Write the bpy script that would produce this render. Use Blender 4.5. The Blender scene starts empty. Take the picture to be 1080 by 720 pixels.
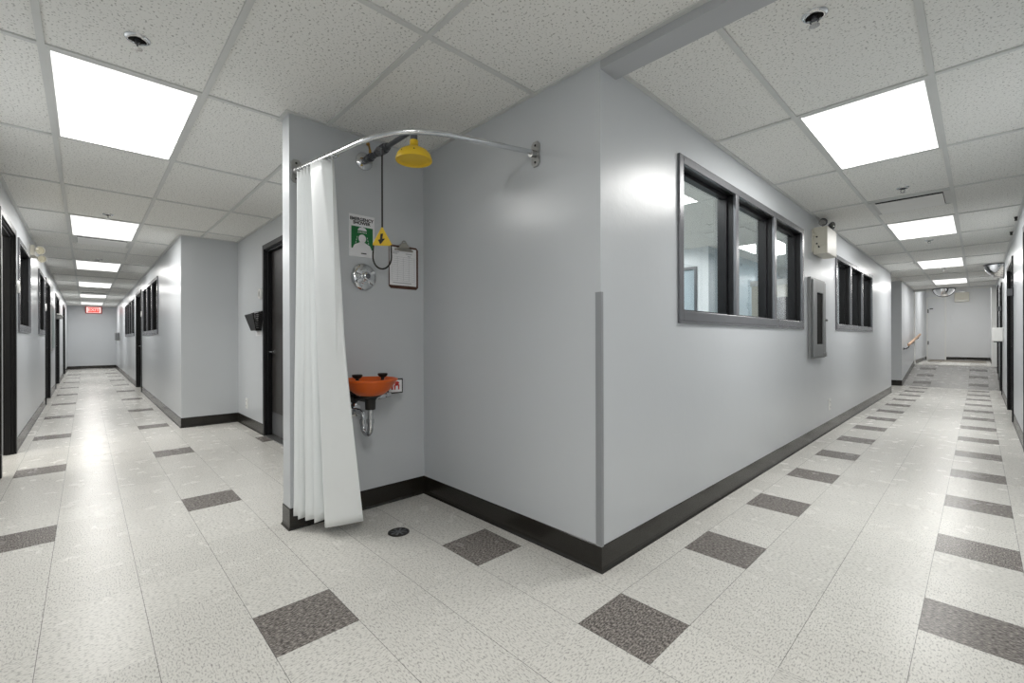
import bpy, bmesh, math, random
from mathutils import Vector, Matrix
random.seed(7)
F = 0.3048                      # everything below is laid out in feet (floor tiles are 1 ft) and built in metres
sc = bpy.context.scene
COL = sc.collection
PI = math.pi

# ------------------------------------------------------------------ camera, world, exposure
YAW, EYE = 0.8148, 3.6452
cam = bpy.data.cameras.new('camera'); camo = bpy.data.objects.new('camera', cam); COL.objects.link(camo)
cam.sensor_fit = 'HORIZONTAL'; cam.sensor_width = 36.0
cam.lens = 470.13 / 1080 * 36.0
cam.shift_x = (540 - 533.84) / 1080; cam.shift_y = -(360 - 357.56) / 1080
cam.clip_start = 0.02; cam.clip_end = 200
R = Matrix.Rotation(YAW, 4, 'Z') @ Matrix.Rotation(PI / 2, 4, 'X') @ Matrix.Rotation(-0.003, 4, 'Z')
camo.matrix_world = Matrix.Translation((0, 0, EYE * F)) @ R
sc.camera = camo
w = bpy.data.worlds.new('world'); sc.world = w; w.use_nodes = True
w.node_tree.nodes['Background'].inputs[0].default_value = (0.75, 0.8, 0.9, 1)
w.node_tree.nodes['Background'].inputs[1].default_value = 0.25
PANEL = 9.0                     # light panel emission
sc.view_settings.view_transform = 'Standard'; sc.view_settings.look = 'None'
sc.view_settings.exposure = 0.76; sc.view_settings.gamma = 1.0
sc.view_settings.use_curve_mapping = False
sc.cycles.use_denoising = True; sc.cycles.use_adaptive_sampling = False; sc.cycles.denoising_prefilter = 'NONE'
sc.cycles.max_bounces = 14; sc.cycles.diffuse_bounces = 8; sc.cycles.glossy_bounces = 5
sc.cycles.transparent_max_bounces = 16; sc.cycles.sample_clamp_indirect = 6.0
sc.cycles.caustics_reflective = False; sc.cycles.caustics_refractive = False

# ------------------------------------------------------------------ materials
def nodes(name):
    m = bpy.data.materials.new(name); m.use_nodes = True
    nt = m.node_tree; b = nt.nodes['Principled BSDF']
    return m, nt, b, nt.nodes.new, nt.links.new
def setin(b, k, v):
    if k in b.inputs: b.inputs[k].default_value = v
def rgba(c): return (c[0], c[1], c[2], 1.0)
def mat(name, col, rough=0.5, metal=0.0, spec=0.5, var=0.06, scale=6.0, bump=0.0, bscale=60.0, coat=0.0, trans=0.0):
    """plain surface: a little procedural unevenness in colour, optional fine bump"""
    m, nt, b, N, L = nodes(name)
    tc = N('ShaderNodeTexCoord'); no = N('ShaderNodeTexNoise'); no.inputs['Scale'].default_value = scale
    no.inputs['Detail'].default_value = 4
    L(tc.outputs['Object'], no.inputs['Vector'])
    mx = N('ShaderNodeMix'); mx.data_type = 'RGBA'
    mx.inputs[6].default_value = rgba([c * (1 - var) for c in col]); mx.inputs[7].default_value = rgba([min(1, c * (1 + var)) for c in col])
    L(no.outputs['Fac'], mx.inputs[0]); L(mx.outputs[2], b.inputs['Base Color'])
    setin(b, 'Roughness', rough); setin(b, 'Metallic', metal); setin(b, 'Specular IOR Level', spec)
    setin(b, 'Coat Weight', coat); setin(b, 'Coat Roughness', 0.08)
    if bump:
        n2 = N('ShaderNodeTexNoise'); n2.inputs['Scale'].default_value = bscale; n2.inputs['Detail'].default_value = 3
        L(tc.outputs['Object'], n2.inputs['Vector'])
        bp = N('ShaderNodeBump'); bp.inputs['Strength'].default_value = bump; bp.inputs['Distance'].default_value = 0.004
        L(n2.outputs['Fac'], bp.inputs['Height']); L(bp.outputs['Normal'], b.inputs['Normal'])
    return m

def emit(name, col, s):
    m = bpy.data.materials.new(name); m.use_nodes = True; nt = m.node_tree
    nt.nodes.remove(nt.nodes['Principled BSDF'])
    e = nt.nodes.new('ShaderNodeEmission'); e.inputs[0].default_value = rgba(col); e.inputs[1].default_value = s
    nt.links.new(e.outputs[0], nt.nodes['Material Output'].inputs[0]); return m

def glass_mat(name, tint=(0.93, 0.96, 0.97), ior=1.5, rough=0.0):
    m = bpy.data.materials.new(name); m.use_nodes = True; nt = m.node_tree
    nt.nodes.remove(nt.nodes['Principled BSDF']); N, L = nt.nodes.new, nt.links.new
    t = N('ShaderNodeBsdfTransparent'); t.inputs[0].default_value = rgba(tint)
    g = N('ShaderNodeBsdfGlossy'); g.inputs['Roughness'].default_value = rough; g.inputs[0].default_value = (1, 1, 1, 1)
    fr = N('ShaderNodeFresnel'); ge = N('ShaderNodeNewGeometry')     # same reflectance from either face of the pane
    iv = N('ShaderNodeMapRange'); iv.inputs[3].default_value = ior; iv.inputs[4].default_value = 1 / ior
    L(ge.outputs['Backfacing'], iv.inputs[0]); L(iv.outputs[0], fr.inputs[0])
    mx = N('ShaderNodeMixShader'); L(fr.outputs[0], mx.inputs[0]); L(t.outputs[0], mx.inputs[1]); L(g.outputs[0], mx.inputs[2])
    L(mx.outputs[0], nt.nodes['Material Output'].inputs[0]); return m

def wall_mat(name, col, rough=0.3):
    m, nt, b, N, L = nodes(name)
    ge = N('ShaderNodeNewGeometry')
    no = N('ShaderNodeTexNoise'); no.inputs['Scale'].default_value = 0.8; no.inputs['Detail'].default_value = 5
    L(ge.outputs['Position'], no.inputs['Vector'])
    mx = N('ShaderNodeMix'); mx.data_type = 'RGBA'
    mx.inputs[6].default_value = rgba([c * 0.965 for c in col]); mx.inputs[7].default_value = rgba([c * 1.03 for c in col])
    L(no.outputs['Fac'], mx.inputs[0]); L(mx.outputs[2], b.inputs['Base Color'])
    setin(b, 'Roughness', rough); setin(b, 'Specular IOR Level', 0.5)
    n2 = N('ShaderNodeTexNoise'); n2.inputs['Scale'].default_value = 45; n2.inputs['Detail'].default_value = 2
    L(ge.outputs['Position'], n2.inputs['Vector'])
    n3 = N('ShaderNodeTexNoise'); n3.inputs['Scale'].default_value = 5; n3.inputs['Detail'].default_value = 2
    L(ge.outputs['Position'], n3.inputs['Vector'])
    ad = N('ShaderNodeMath'); ad.operation = 'MULTIPLY_ADD'; ad.inputs[1].default_value = 0.25
    L(n2.outputs['Fac'], ad.inputs[0]); L(n3.outputs['Fac'], ad.inputs[2])
    bp = N('ShaderNodeBump'); bp.inputs['Strength'].default_value = 0.35; bp.inputs['Distance'].default_value = 0.004
    L(ad.outputs[0], bp.inputs['Height']); L(bp.outputs['Normal'], b.inputs['Normal'])
    return m

def math_node(nt, op, a, bv=None, cv=None):
    n = nt.nodes.new('ShaderNodeMath'); n.operation = op
    for i, v in enumerate((a, bv, cv)):
        if v is None: continue
        if isinstance(v, (int, float)): n.inputs[i].default_value = v
        else: nt.links.new(v, n.inputs[i])
    return n.outputs[0]

OX, OY = -3.531, 4.579          # origin of the floor tile grid, in feet
def floor_mat(name, light, dark, plain_ramp=False):
    """vinyl composition tile: 1 ft squares with thin seams, fine chips, and the repeating charcoal tiles"""
    m, nt, b, N, L = nodes(name)
    ge = N('ShaderNodeNewGeometry')
    mp = N('ShaderNodeVectorMath'); mp.operation = 'MULTIPLY_ADD'
    mp.inputs[1].default_value = (1 / F,) * 3; mp.inputs[2].default_value = (-OX, -OY, 0)
    L(ge.outputs['Position'], mp.inputs[0])
    sp = N('ShaderNodeSeparateXYZ'); L(mp.outputs[0], sp.inputs[0])
    x, y = sp.outputs[0], sp.outputs[1]
    M = lambda *a: math_node(nt, *a)
    i, j = M('FLOOR', x), M('FLOOR', y)
    j3 = M('COMPARE', M('FLOORED_MODULO', j, 3.0), 0.0, 0.1)
    i3 = M('COMPARE', M('FLOORED_MODULO', i, 3.0), 0.0, 0.1)
    i6 = M('COMPARE', M('FLOORED_MODULO', i, 6.0), 3.0, 0.1)
    far = M('GREATER_THAN', j, 0.5); near = M('LESS_THAN', j, 0.5)
    here = M('MULTIPLY', M('COMPARE', i, 0.0, 0.1), M('COMPARE', j, 0.0, 0.1))
    pat = M('MAXIMUM', M('MAXIMUM', M('MULTIPLY', far, i3), M('MULTIPLY', near, i6)), here)
    mask = M('MULTIPLY', j3, pat)
    # each tile's own grain direction and tint
    cv = N('ShaderNodeCombineXYZ'); L(i, cv.inputs[0]); L(j, cv.inputs[1])
    wn = N('ShaderNodeTexWhiteNoise'); wn.noise_dimensions = '2D'; L(cv.outputs[0], wn.inputs['Vector'])
    # chips
    no = N('ShaderNodeTexNoise'); no.inputs['Scale'].default_value = 24.0; no.inputs['Detail'].default_value = 2; no.inputs['Roughness'].default_value = 0.6
    sc2 = N('ShaderNodeVectorMath'); sc2.operation = 'MULTIPLY'; 
    gr = N('ShaderNodeMix'); gr.data_type = 'VECTOR'; L(M('ROUND', wn.outputs['Value']), gr.inputs[0])   # grain turned tile by tile
    gr.inputs[4].default_value = (0.85, 2.1, 1.0); gr.inputs[5].default_value = (2.1, 0.85, 1.0); L(gr.outputs[1], sc2.inputs[1])
    L(mp.outputs[0], sc2.inputs[0]); L(sc2.outputs[0], no.inputs['Vector'])
    r1 = N('ShaderNodeMapRange'); r1.inputs[1].default_value = 0.29; r1.inputs[2].default_value = 0.50; L(no.outputs['Fac'], r1.inputs[0])
    cl = N('ShaderNodeMix'); cl.data_type = 'RGBA'
    cl.inputs[6].default_value = rgba([c * 0.46 for c in light]); cl.inputs[7].default_value = rgba(light); L(r1.outputs[0], cl.inputs[0])
    cd = N('ShaderNodeMix'); cd.data_type = 'RGBA'
    r2 = N('ShaderNodeMapRange'); r2.inputs[1].default_value = 0.4; r2.inputs[2].default_value = 0.72; L(no.outputs['Fac'], r2.inputs[0])
    cd.inputs[6].default_value = rgba([c * 0.55 for c in dark]); cd.inputs[7].default_value = rgba([c * 2.6 for c in dark]); L(r2.outputs[0], cd.inputs[0])
    ct = N('ShaderNodeMix'); ct.data_type = 'RGBA'; L(mask, ct.inputs[0]); L(cl.outputs[2], ct.inputs[6]); L(cd.outputs[2], ct.inputs[7])
    # seams
    fx = M('ABSOLUTE', M('SUBTRACT', M('FRACT', x), 0.5)); fy = M('ABSOLUTE', M('SUBTRACT', M('FRACT', y), 0.5))
    # the long joints of each corridor read stronger than the cross joints
    sx = M('MULTIPLY', M('GREATER_THAN', fx, M('MULTIPLY_ADD', far, -0.0015, 0.4978)), M('MULTIPLY_ADD', far, 0.45, 0.55))
    sy = M('MULTIPLY', M('GREATER_THAN', fy, M('MULTIPLY_ADD', near, -0.0015, 0.4978)), M('MULTIPLY_ADD', near, 0.45, 0.55))
    seam = M('MAXIMUM', sx, sy)
    tint = M('MULTIPLY_ADD', wn.outputs['Value'], 0.07, 0.955)
    k = M('MULTIPLY', tint, M('SUBTRACT', 1.0, M('MULTIPLY', seam, 0.62)))
    ms = N('ShaderNodeVectorMath'); ms.operation = 'SCALE'; L(ct.outputs[2], ms.inputs[0]); L(k, ms.inputs['Scale'])
    L(ms.outputs[0], b.inputs['Base Color'])
    # wax: gloss with soft unevenness
    n3 = N('ShaderNodeTexNoise'); n3.inputs['Scale'].default_value = 2.2; n3.inputs['Detail'].default_value = 3; L(mp.outputs[0], n3.inputs['Vector'])
    rr = N('ShaderNodeMapRange'); rr.inputs[3].default_value = 0.23; rr.inputs[4].default_value = 0.30; L(n3.outputs['Fac'], rr.inputs[0])
    L(rr.outputs[0], b.inputs['Roughness']); setin(b, 'Specular IOR Level', 0.10)
    return m

def ceiling_mat(name):
    """mineral fibre board: off white with small dark fissures"""
    m, nt, b, N, L = nodes(name)
    ge = N('ShaderNodeNewGeometry')
    no = N('ShaderNodeTexNoise'); no.inputs['Scale'].default_value = 95; no.inputs['Detail'].default_value = 2
    L(ge.outputs['Position'], no.inputs['Vector'])
    r = N('ShaderNodeMapRange'); r.inputs[1].default_value = 0.31; r.inputs[2].default_value = 0.42; L(no.outputs['Fac'], r.inputs[0])
    mx = N('ShaderNodeMix'); mx.data_type = 'RGBA'; L(r.outputs[0], mx.inputs[0])
    mx.inputs[6].default_value = (0.36, 0.355, 0.33, 1); mx.inputs[7].default_value = (0.80, 0.795, 0.765, 1)
    L(mx.outputs[2], b.inputs['Base Color']); setin(b, 'Roughness', 0.95); setin(b, 'Specular IOR Level', 0.1)
    return m

def block_mat(name, col):
    m, nt, b, N, L = nodes(name)
    ge = N('ShaderNodeNewGeometry'); sp = N('ShaderNodeSeparateXYZ'); L(ge.outputs['Position'], sp.inputs[0])
    ad = math_node(nt, 'ADD', sp.outputs[0], sp.outputs[1]); cb = N('ShaderNodeCombineXYZ'); L(ad, cb.inputs[0]); L(sp.outputs[2], cb.inputs[1])
    br = N('ShaderNodeTexBrick'); L(cb.outputs[0], br.inputs['Vector']); br.inputs['Scale'].default_value = 1.0
    br.inputs['Brick Width'].default_value = 0.4064; br.inputs['Row Height'].default_value = 0.2032; br.inputs['Mortar Size'].default_value = 0.006
    br.inputs['Color1'].default_value = rgba(col); br.inputs['Color2'].default_value = rgba([c * .96 for c in col]); br.inputs['Mortar'].default_value = rgba([c * .55 for c in col])
    L(br.outputs[0], b.inputs['Base Color']); setin(b, 'Roughness', 0.6); return m

def mesh_fabric(name, col):
    """open wire mesh: a real hole pattern cut by transparency"""
    m, nt, b, N, L = nodes(name)
    tc = N('ShaderNodeTexCoord'); sp = N('ShaderNodeSeparateXYZ'); L(tc.outputs['Object'], sp.inputs[0])
    u = math_node(nt, 'FRACT', math_node(nt, 'MULTIPLY', math_node(nt, 'ADD', sp.outputs[0], sp.outputs[2]), 70.0))
    v = math_node(nt, 'FRACT', math_node(nt, 'MULTIPLY', math_node(nt, 'SUBTRACT', sp.outputs[0], sp.outputs[2]), 70.0))
    a = math_node(nt, 'MAXIMUM', math_node(nt, 'GREATER_THAN', u, 0.45), math_node(nt, 'GREATER_THAN', v, 0.45))
    L(a, b.inputs['Alpha']); b.inputs['Base Color'].default_value = rgba(col); setin(b, 'Roughness', 0.5); return m

M = {}
WALLC = (0.545, 0.565, 0.585)
M['wall'] = wall_mat('grey semi-gloss wall paint', WALLC, 0.30)
M['wall_white'] = wall_mat('white wall paint', (0.72, 0.73, 0.74), 0.4)
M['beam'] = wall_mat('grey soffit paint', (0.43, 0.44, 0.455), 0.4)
M['room'] = mat('pale office wall paint', (0.66, 0.69, 0.71), 0.6)
M['room_blue'] = mat('blue grey office paint', (0.36, 0.43, 0.47), 0.6)
M['block'] = block_mat('painted concrete block', (0.62, 0.60, 0.53))
M['floor'] = floor_mat('vinyl floor tile', (0.655, 0.64, 0.60), (0.155, 0.141, 0.130))
M['ramp'] = floor_mat('ramp floor tile', (0.30, 0.295, 0.285), (0.10, 0.095, 0.09))
M['ceiling'] = ceiling_mat('fissured ceiling board')
M['grid'] = mat('white ceiling grid steel', (0.60, 0.605, 0.59), 0.5)
M['rubber'] = mat('black vinyl baseboard', (0.013, 0.011, 0.008), 0.25, spec=0.5, bump=0.1, bscale=25)
M['black'] = mat('black painted metal', (0.009, 0.009, 0.010), 0.36, spec=0.25)
M['charcoal'] = mat('charcoal painted metal', (0.10, 0.103, 0.11), 0.32)
M['frame'] = mat('grey anodised window frame', (0.16, 0.163, 0.175), 0.26, metal=0.35)
M['dark_door'] = mat('dark brown door', (0.035, 0.032, 0.031), 0.35)
M['chrome'] = mat('chrome', (0.66, 0.67, 0.68), 0.08, metal=1.0, var=0.03)
M['steel'] = mat('brushed stainless steel', (0.42, 0.42, 0.415), 0.34, metal=0.9)
M['cabinet'] = mat('grey painted steel cabinet', (0.22, 0.225, 0.225), 0.36, metal=0.5)
M['galv'] = mat('galvanised pipe', (0.13, 0.133, 0.145), 0.28, metal=0.85)
M['yellow'] = mat('yellow plastic', (0.80, 0.53, 0.02), 0.4, bump=0.05)
M['brass'] = mat('brass', (0.55, 0.32, 0.08), 0.3, metal=0.9)
M['orange'] = mat('orange plastic bowl', (0.62, 0.105, 0.008), 0.35)
M['curtain'] = mat('white vinyl curtain', (0.88, 0.90, 0.90), 0.40, bump=0.06, bscale=30, var=0.03)
M['white'] = mat('white plastic', (0.76, 0.76, 0.74), 0.4)
M['paper'] = mat('white paper', (0.80, 0.80, 0.82), 0.8, var=0.03)
M['green'] = mat('safety green print', (0.006, 0.16, 0.04), 0.45)
M['ink'] = mat('black ink', (0.012, 0.012, 0.013), 0.6)
M['greyink'] = mat('grey print', (0.34, 0.34, 0.37), 0.8)
M['redink'] = mat('red print', (0.55, 0.03, 0.02), 0.5)
M['brown'] = mat('brown hardboard', (0.075, 0.028, 0.016), 0.45)
M['clip'] = mat('nickel clip', (0.40, 0.38, 0.34), 0.3, metal=0.9)
M['beige'] = mat('beige enclosure paint', (0.62, 0.595, 0.51), 0.42)
M['oak'] = mat('varnished oak', (0.52, 0.30, 0.16), 0.35, scale=25)
M['iron'] = mat('dark cast iron', (0.022, 0.020, 0.017), 0.45, metal=0.3)
M['mirror'] = mat('convex mirror', (0.88, 0.88, 0.88), 0.03, metal=1.0, var=0.0)
M['board'] = mat('grey green notice board', (0.26, 0.33, 0.32), 0.4)
M['glass'] = glass_mat('window glass', ior=1.42)
M['lens'] = glass_mat('clear lamp lens', (0.97, 0.96, 0.92))
M['wiremesh'] = mesh_fabric('black wire mesh', (0.012, 0.012, 0.012))
M['diffuser'] = emit('lit light diffuser', (1.0, 0.99, 0.965), 0.9)
M['diffuser'].cycles.emission_sampling = 'NONE'
M['exit_red'] = emit('lit red sign face', (1.0, 0.10, 0.08), 0.75)
M['exit_white'] = emit('lit sign letters', (1.0, 0.72, 0.68), 0.7)
M['cavity'] = mat('near-black recess shade', (0.010, 0.009, 0.008), 0.8, spec=0.1)  # colour stands for the shade up inside vents and recesses
M['strip'] = mat('grey corner guard vinyl', (0.27, 0.28, 0.29), 0.4)
M['mat'] = mat('brown entrance mat', (0.26, 0.235, 0.20), 0.9, scale=60)
M['stain'] = None

# ------------------------------------------------------------------ mesh builder (feet)
class MB:
    def __init__(s): s.v = []; s.f = []; s.mi = []; s.cur = 0
    def face(s, idx): s.f.append(tuple(idx)); s.mi.append(s.cur)
    def add(s, vs): n = len(s.v); s.v += [Vector(p) for p in vs]; return n
    def box(s, x0, x1, y0, y1, z0, z1):
        x0, x1 = min(x0, x1), max(x0, x1); y0, y1 = min(y0, y1), max(y0, y1); z0, z1 = min(z0, z1), max(z0, z1)
        n = s.add([(x0, y0, z0), (x1, y0, z0), (x1, y1, z0), (x0, y1, z0), (x0, y0, z1), (x1, y0, z1), (x1, y1, z1), (x0, y1, z1)])
        for q in ((0, 3, 2, 1), (4, 5, 6, 7), (0, 1, 5, 4), (1, 2, 6, 5), (2, 3, 7, 6), (3, 0, 4, 7)): s.face([n + k for k in q])
        return s
    def prism(s, pts, off):
        """closed polygon extruded by the vector off"""
        off = Vector(off); k = len(pts); pts = [Vector(p) for p in pts]
        nrm = Vector((0, 0, 0))
        for a in range(k): nrm += pts[a].cross(pts[(a + 1) % k])
        if nrm.dot(off) > 0: pts = pts[::-1]
        n = s.add(pts); n2 = s.add([p + off for p in pts])
        s.face(range(n, n + k)); s.face(range(n2 + k - 1, n2 - 1, -1))
        for a in range(k):
            b = (a + 1) % k; s.face((n + a, n2 + a, n2 + b, n + b))
        return s
    def frame(s, d):
        d = Vector(d).normalized(); u = d.cross((0, 0, 1))
        if u.length < 1e-4: u = Vector((1, 0, 0))
        u.normalize(); return u, u.cross(d).normalized(), d
    def lathe(s, o, axis, prof, n=24, cap=True):
        """prof: list of (distance along axis, radius)"""
        o = Vector(o); u, v, d = s.frame(axis); rings = []
        for h, r in prof:
            rings.append(s.add([o + d * h + (u * math.cos(2 * PI * k / n) + v * math.sin(2 * PI * k / n)) * max(r, 1e-4) for k in range(n)]))
        for a, b in zip(rings, rings[1:]):
            for k in range(n):
                l = (k + 1) % n; s.face((a + k, a + l, b + l, b + k))
        if cap:
            s.face([rings[0] + k for k in range(n - 1, -1, -1)]); s.face([rings[-1] + k for k in range(n)])
        return s
    def cyl(s, p, q, r, r2=None, n=16):
        p, q = Vector(p), Vector(q); L = (q - p).length
        return s.lathe(p, q - p, [(0, r), (L, r if r2 is None else r2)], n)
    def tube(s, path, r, n=10, closed=False):
        path = [Vector(p) for p in path]; k = len(path); rings = []
        t0 = (path[1] - path[0]).normalized(); u = s.frame(t0)[0]
        for a in range(k):
            t = (path[(a + 1) % k] - path[a - 1]) if closed else (path[min(a + 1, k - 1)] - path[max(a - 1, 0)])
            t.normalize(); u = (u - t * u.dot(t)).normalized(); v = t.cross(u)
            rr = r[a] if isinstance(r, (list, tuple)) else r
            rings.append(s.add([path[a] + (u * math.cos(2 * PI * q / n) + v * math.sin(2 * PI * q / n)) * rr for q in range(n)]))
        pr = list(zip(rings, rings[1:])) + ([(rings[-1], rings[0])] if closed else [])
        for a, b in pr:
            for q in range(n):
                l = (q + 1) % n; s.face((a + q, a + l, b + l, b + q))
        if not closed:
            s.face([rings[0] + q for q in range(n - 1, -1, -1)]); s.face([rings[-1] + q for q in range(n)])
        return s
    def dome(s, o, axis, r, n=24, m=8, a0=0.0, a1=PI / 2, flat=1.0):
        prof = [(r * flat * math.sin(a0 + (a1 - a0) * k / m), r * math.cos(a0 + (a1 - a0) * k / m)) for k in range(m + 1)]
        return s.lathe(o, axis, prof, n)

ORIG = {}
def build(name, mb, m, parent=None, smooth=True, bevel=0.0, origin=None):
    mats = m if isinstance(m, (list, tuple)) else [m]
    vs = mb.v
    lo = Vector([min(p[i] for p in vs) for i in range(3)]); hi = Vector([max(p[i] for p in vs) for i in range(3)])
    o = Vector(origin) if origin else Vector(((lo.x + hi.x) / 2, (lo.y + hi.y) / 2, lo.z))
    me = bpy.data.meshes.new(name)
    me.from_pydata([((p - o) * F)[:] for p in vs], [], mb.f); me.validate()
    for q in mats: me.materials.append(q)
    if len(mats) > 1 and len(me.polygons) == len(mb.mi):
        me.polygons.foreach_set('material_index', mb.mi)
    ob = bpy.data.objects.new(name, me); COL.objects.link(ob)
    if parent is not None:
        ob.parent = parent; ob.location = (o - ORIG[parent.name]) * F
    else: ob.location = o * F
    ORIG[ob.name] = o
    bm = bmesh.new(); bm.from_mesh(me); bmesh.ops.recalc_face_normals(bm, faces=bm.faces); bm.to_mesh(me); bm.free()
    if smooth:
        me.polygons.foreach_set('use_smooth', [True] * len(me.polygons))
        me.set_sharp_from_angle(angle=math.radians(35))
    if bevel:
        b = ob.modifiers.new('edge', 'BEVEL'); b.width = bevel * F; b.segments = 2; b.limit_method = 'ANGLE'
        b.harden_normals = False
    return ob
def build_each(name, mb, m, parent, **k):
    """one object per separate piece"""
    par = list(range(len(mb.v)))
    def find(a):
        while par[a] != a: par[a] = par[par[a]]; a = par[a]
        return a
    for f in mb.f:
        for q in f[1:]: par[find(q)] = find(f[0])
    groups = {}
    for f in mb.f: groups.setdefault(find(f[0]), []).append(f)
    out = []
    for fs in groups.values():
        ids = sorted({q for f in fs for q in f}); mp = {q: i for i, q in enumerate(ids)}
        n = MB(); n.v = [mb.v[q] for q in ids]
        for f in fs: n.face([mp[q] for q in f])
        out.append(build(name, n, m, parent, **k))
    return out
def tag(o, label=None, cat=None, group=None, kind=None):
    if label: o['label'] = label
    if cat: o['category'] = cat
    if group: o['group'] = group
    if kind: o['kind'] = kind
    return o
def empty(name, loc, label=None, cat=None, group=None, kind=None):
    o = bpy.data.objects.new(name, None); COL.objects.link(o); o.location = Vector(loc) * F
    o.empty_display_size = 0.05; ORIG[o.name] = Vector(loc)
    return tag(o, label, cat, group, kind)
def struct(name, mb, m, parent=None, **k):
    o = build(name, mb, m, parent, **k)
    if parent is None: o['kind'] = 'structure'
    return o
def copy_tree(o, parent=None):
    c = o.copy(); COL.objects.link(c); c.parent = parent
    for ch in list(o.children): copy_tree(ch, c)
    return c
def place(o, loc): o.location = Vector(loc) * F
def text_mb(body, size, origin, right, up, depth=0.004, bold=0.0):
    """lettering as a mesh, laid out in feet on the plane spanned by right and up"""
    cu = bpy.data.curves.new('lettering', 'FONT'); cu.body = body; cu.size = size; cu.offset = bold
    cu.align_x = 'CENTER'; cu.align_y = 'CENTER'; cu.space_line = 0.85
    t = bpy.data.objects.new('lettering', cu); COL.objects.link(t)
    dg = bpy.context.evaluated_depsgraph_get(); me = bpy.data.meshes.new_from_object(t.evaluated_get(dg))
    mb = MB(); o, r, u = Vector(origin), Vector(right), Vector(up)
    mb.add([o + r * p.co.x + u * p.co.y for p in me.vertices])
    for p in me.polygons: mb.face(p.vertices)
    bpy.data.objects.remove(t); bpy.data.curves.remove(cu); bpy.data.meshes.remove(me)
    return mb

# ------------------------------------------------------------------ dimensions (feet)
H = 7.98
XW, YW, XS = -4.046, 5.846, -9.059       # main wall face, shower wall face, stub wall face
SE, SL = 2.84, -9.46                     # stub wall end and its left face
XJ, YJ, YD, YL = -22.71, 2.872, 4.952, -1.681
XR, XE = 1.02, -78.0                     # right wall, far end of left corridor
YE = 67.8; YH = 54.9; RZ = 1.25          # far end wall, header, landing height
YMAIN = 39.4; YFACE = 45.3; Y0R = 45.5

def ranges(a0, a1, ops):
    cuts = sorted(ops); out = []; p = a0
    for o in cuts:
        if o[0] > p: out.append((p, o[0], None))
        out.append((max(p, o[0]), o[1], o)); p = o[1]
    if p < a1: out.append((p, a1, None))
    return out
def wall(name, axis, c, a0, a1, t, m, ops=(), z0=0.0, z1=None):
    """wall slab: face at axis=c, thickness t (signed, away from the viewer), openings (a0, a1, z0, z1)"""
    z1 = H + 0.06 if z1 is None else z1
    mb = MB()
    def put(a, b, lo, hi):
        if hi - lo < 1e-3 or b - a < 1e-3: return
        if axis == 'X': mb.box(c, c + t, a, b, lo, hi)
        else: mb.box(a, b, c, c + t, lo, hi)
    for a, b, o in ranges(min(a0, a1), max(a0, a1), ops):
        if o is None: put(a, b, z0, z1)
        else: put(a, b, z0, o[2]); put(a, b, o[3], z1)
    return struct(name, mb, m, smooth=False)

# ------------------------------------------------------------------ shell
fl = MB(); fl.box(-84, 17, -9, 33, -0.2, 0); fl.box(-12, 1.4, 33, Y0R, -0.2, 0)
struct('floor', fl, M['floor'], smooth=False)
rp = MB(); rp.prism([(-4.2, Y0R, -0.2), (-4.2, Y0R, 0), (-4.2, YH, RZ - 0.03), (-4.2, YH, -0.2)], (5.5, 0, 0))
struct('floor_ramp', rp, M['ramp'], smooth=False)
ld = MB(); ld.box(-4.2, 1.3, YH, YE + 0.3, 0.6, RZ)
struct('floor_landing', ld, M['floor'], smooth=False)

# ceiling boards with the white T grid below them
cm = MB(); cm.box(-84, 17, -9, 33, H + 0.03, H + 0.2); cm.box(-12, 1.4, 33, YH + 0.02, H + 0.03, H + 0.2)
cm.box(-4.6, 1.4, YH + 0.02, YE + 0.3, 9.0, 9.2)
cm.cur = 1
GB = 0.042
LX = [-9.42 - 4.006 * k for k in range(-6, 18)]; LY = [-0.47, 1.545, 3.575]
RY = [10.19 + 4.03 * k for k in range(0, 12)]; RX = [-2.49, -0.53]
def hbar(x0, x1, y0, y1, dz=0.0): cm.box(x0, x1, y0, y1, H + dz, H + 0.035 + dz / 2)
for y in LY:
    x0 = XE if y < YJ else XJ
    hbar(x0, 16, y - GB, y + GB)
for x in LX:
    if x < XE or x > 16: continue
    y1 = YJ if x < XJ else (YD if x < SL else YW)
    hbar(x - GB, x + GB, YL, y1, .002)
for x in RX: hbar(x - GB, x + GB, YW + 0.4, YH, .002)
for y in RY:
    if y < YH: hbar(XW if y < YMAIN or y > YFACE else -12, XR, y - GB, y + GB)
# wall angle around the edges
e = 0.075
hbar(XE, 16, YL, YL + e, .004); hbar(XE, XJ, YJ - e, YJ, 0.005); hbar(XJ, XJ + e, YJ, YD, 0.006); hbar(XJ, SL, YD - e, YD, 0.004)
hbar(SL - e, SL, SE, YD, 0.005); hbar(SL - e, XS + e, SE - e, SE, 0.006); hbar(XS, XS + e, SE, YW, 0.004); hbar(XS, 16, YW - e, YW, 0.005)
hbar(XW, XW + e, YW + 0.4, YMAIN, 0.006); hbar(XR - e, XR, YW + .44, YH, 0.004); hbar(XW, XW + e, YFACE, YH, 0.005)
struct('ceiling', cm, [M['ceiling'], M['grid']], smooth=False)
bmm = MB(); bmm.box(XW, XR, YW + 0.003, YW + 0.44, 7.86, H + 0.05)
struct('ceiling_beam', bmm, M['beam'], smooth=False)

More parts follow.
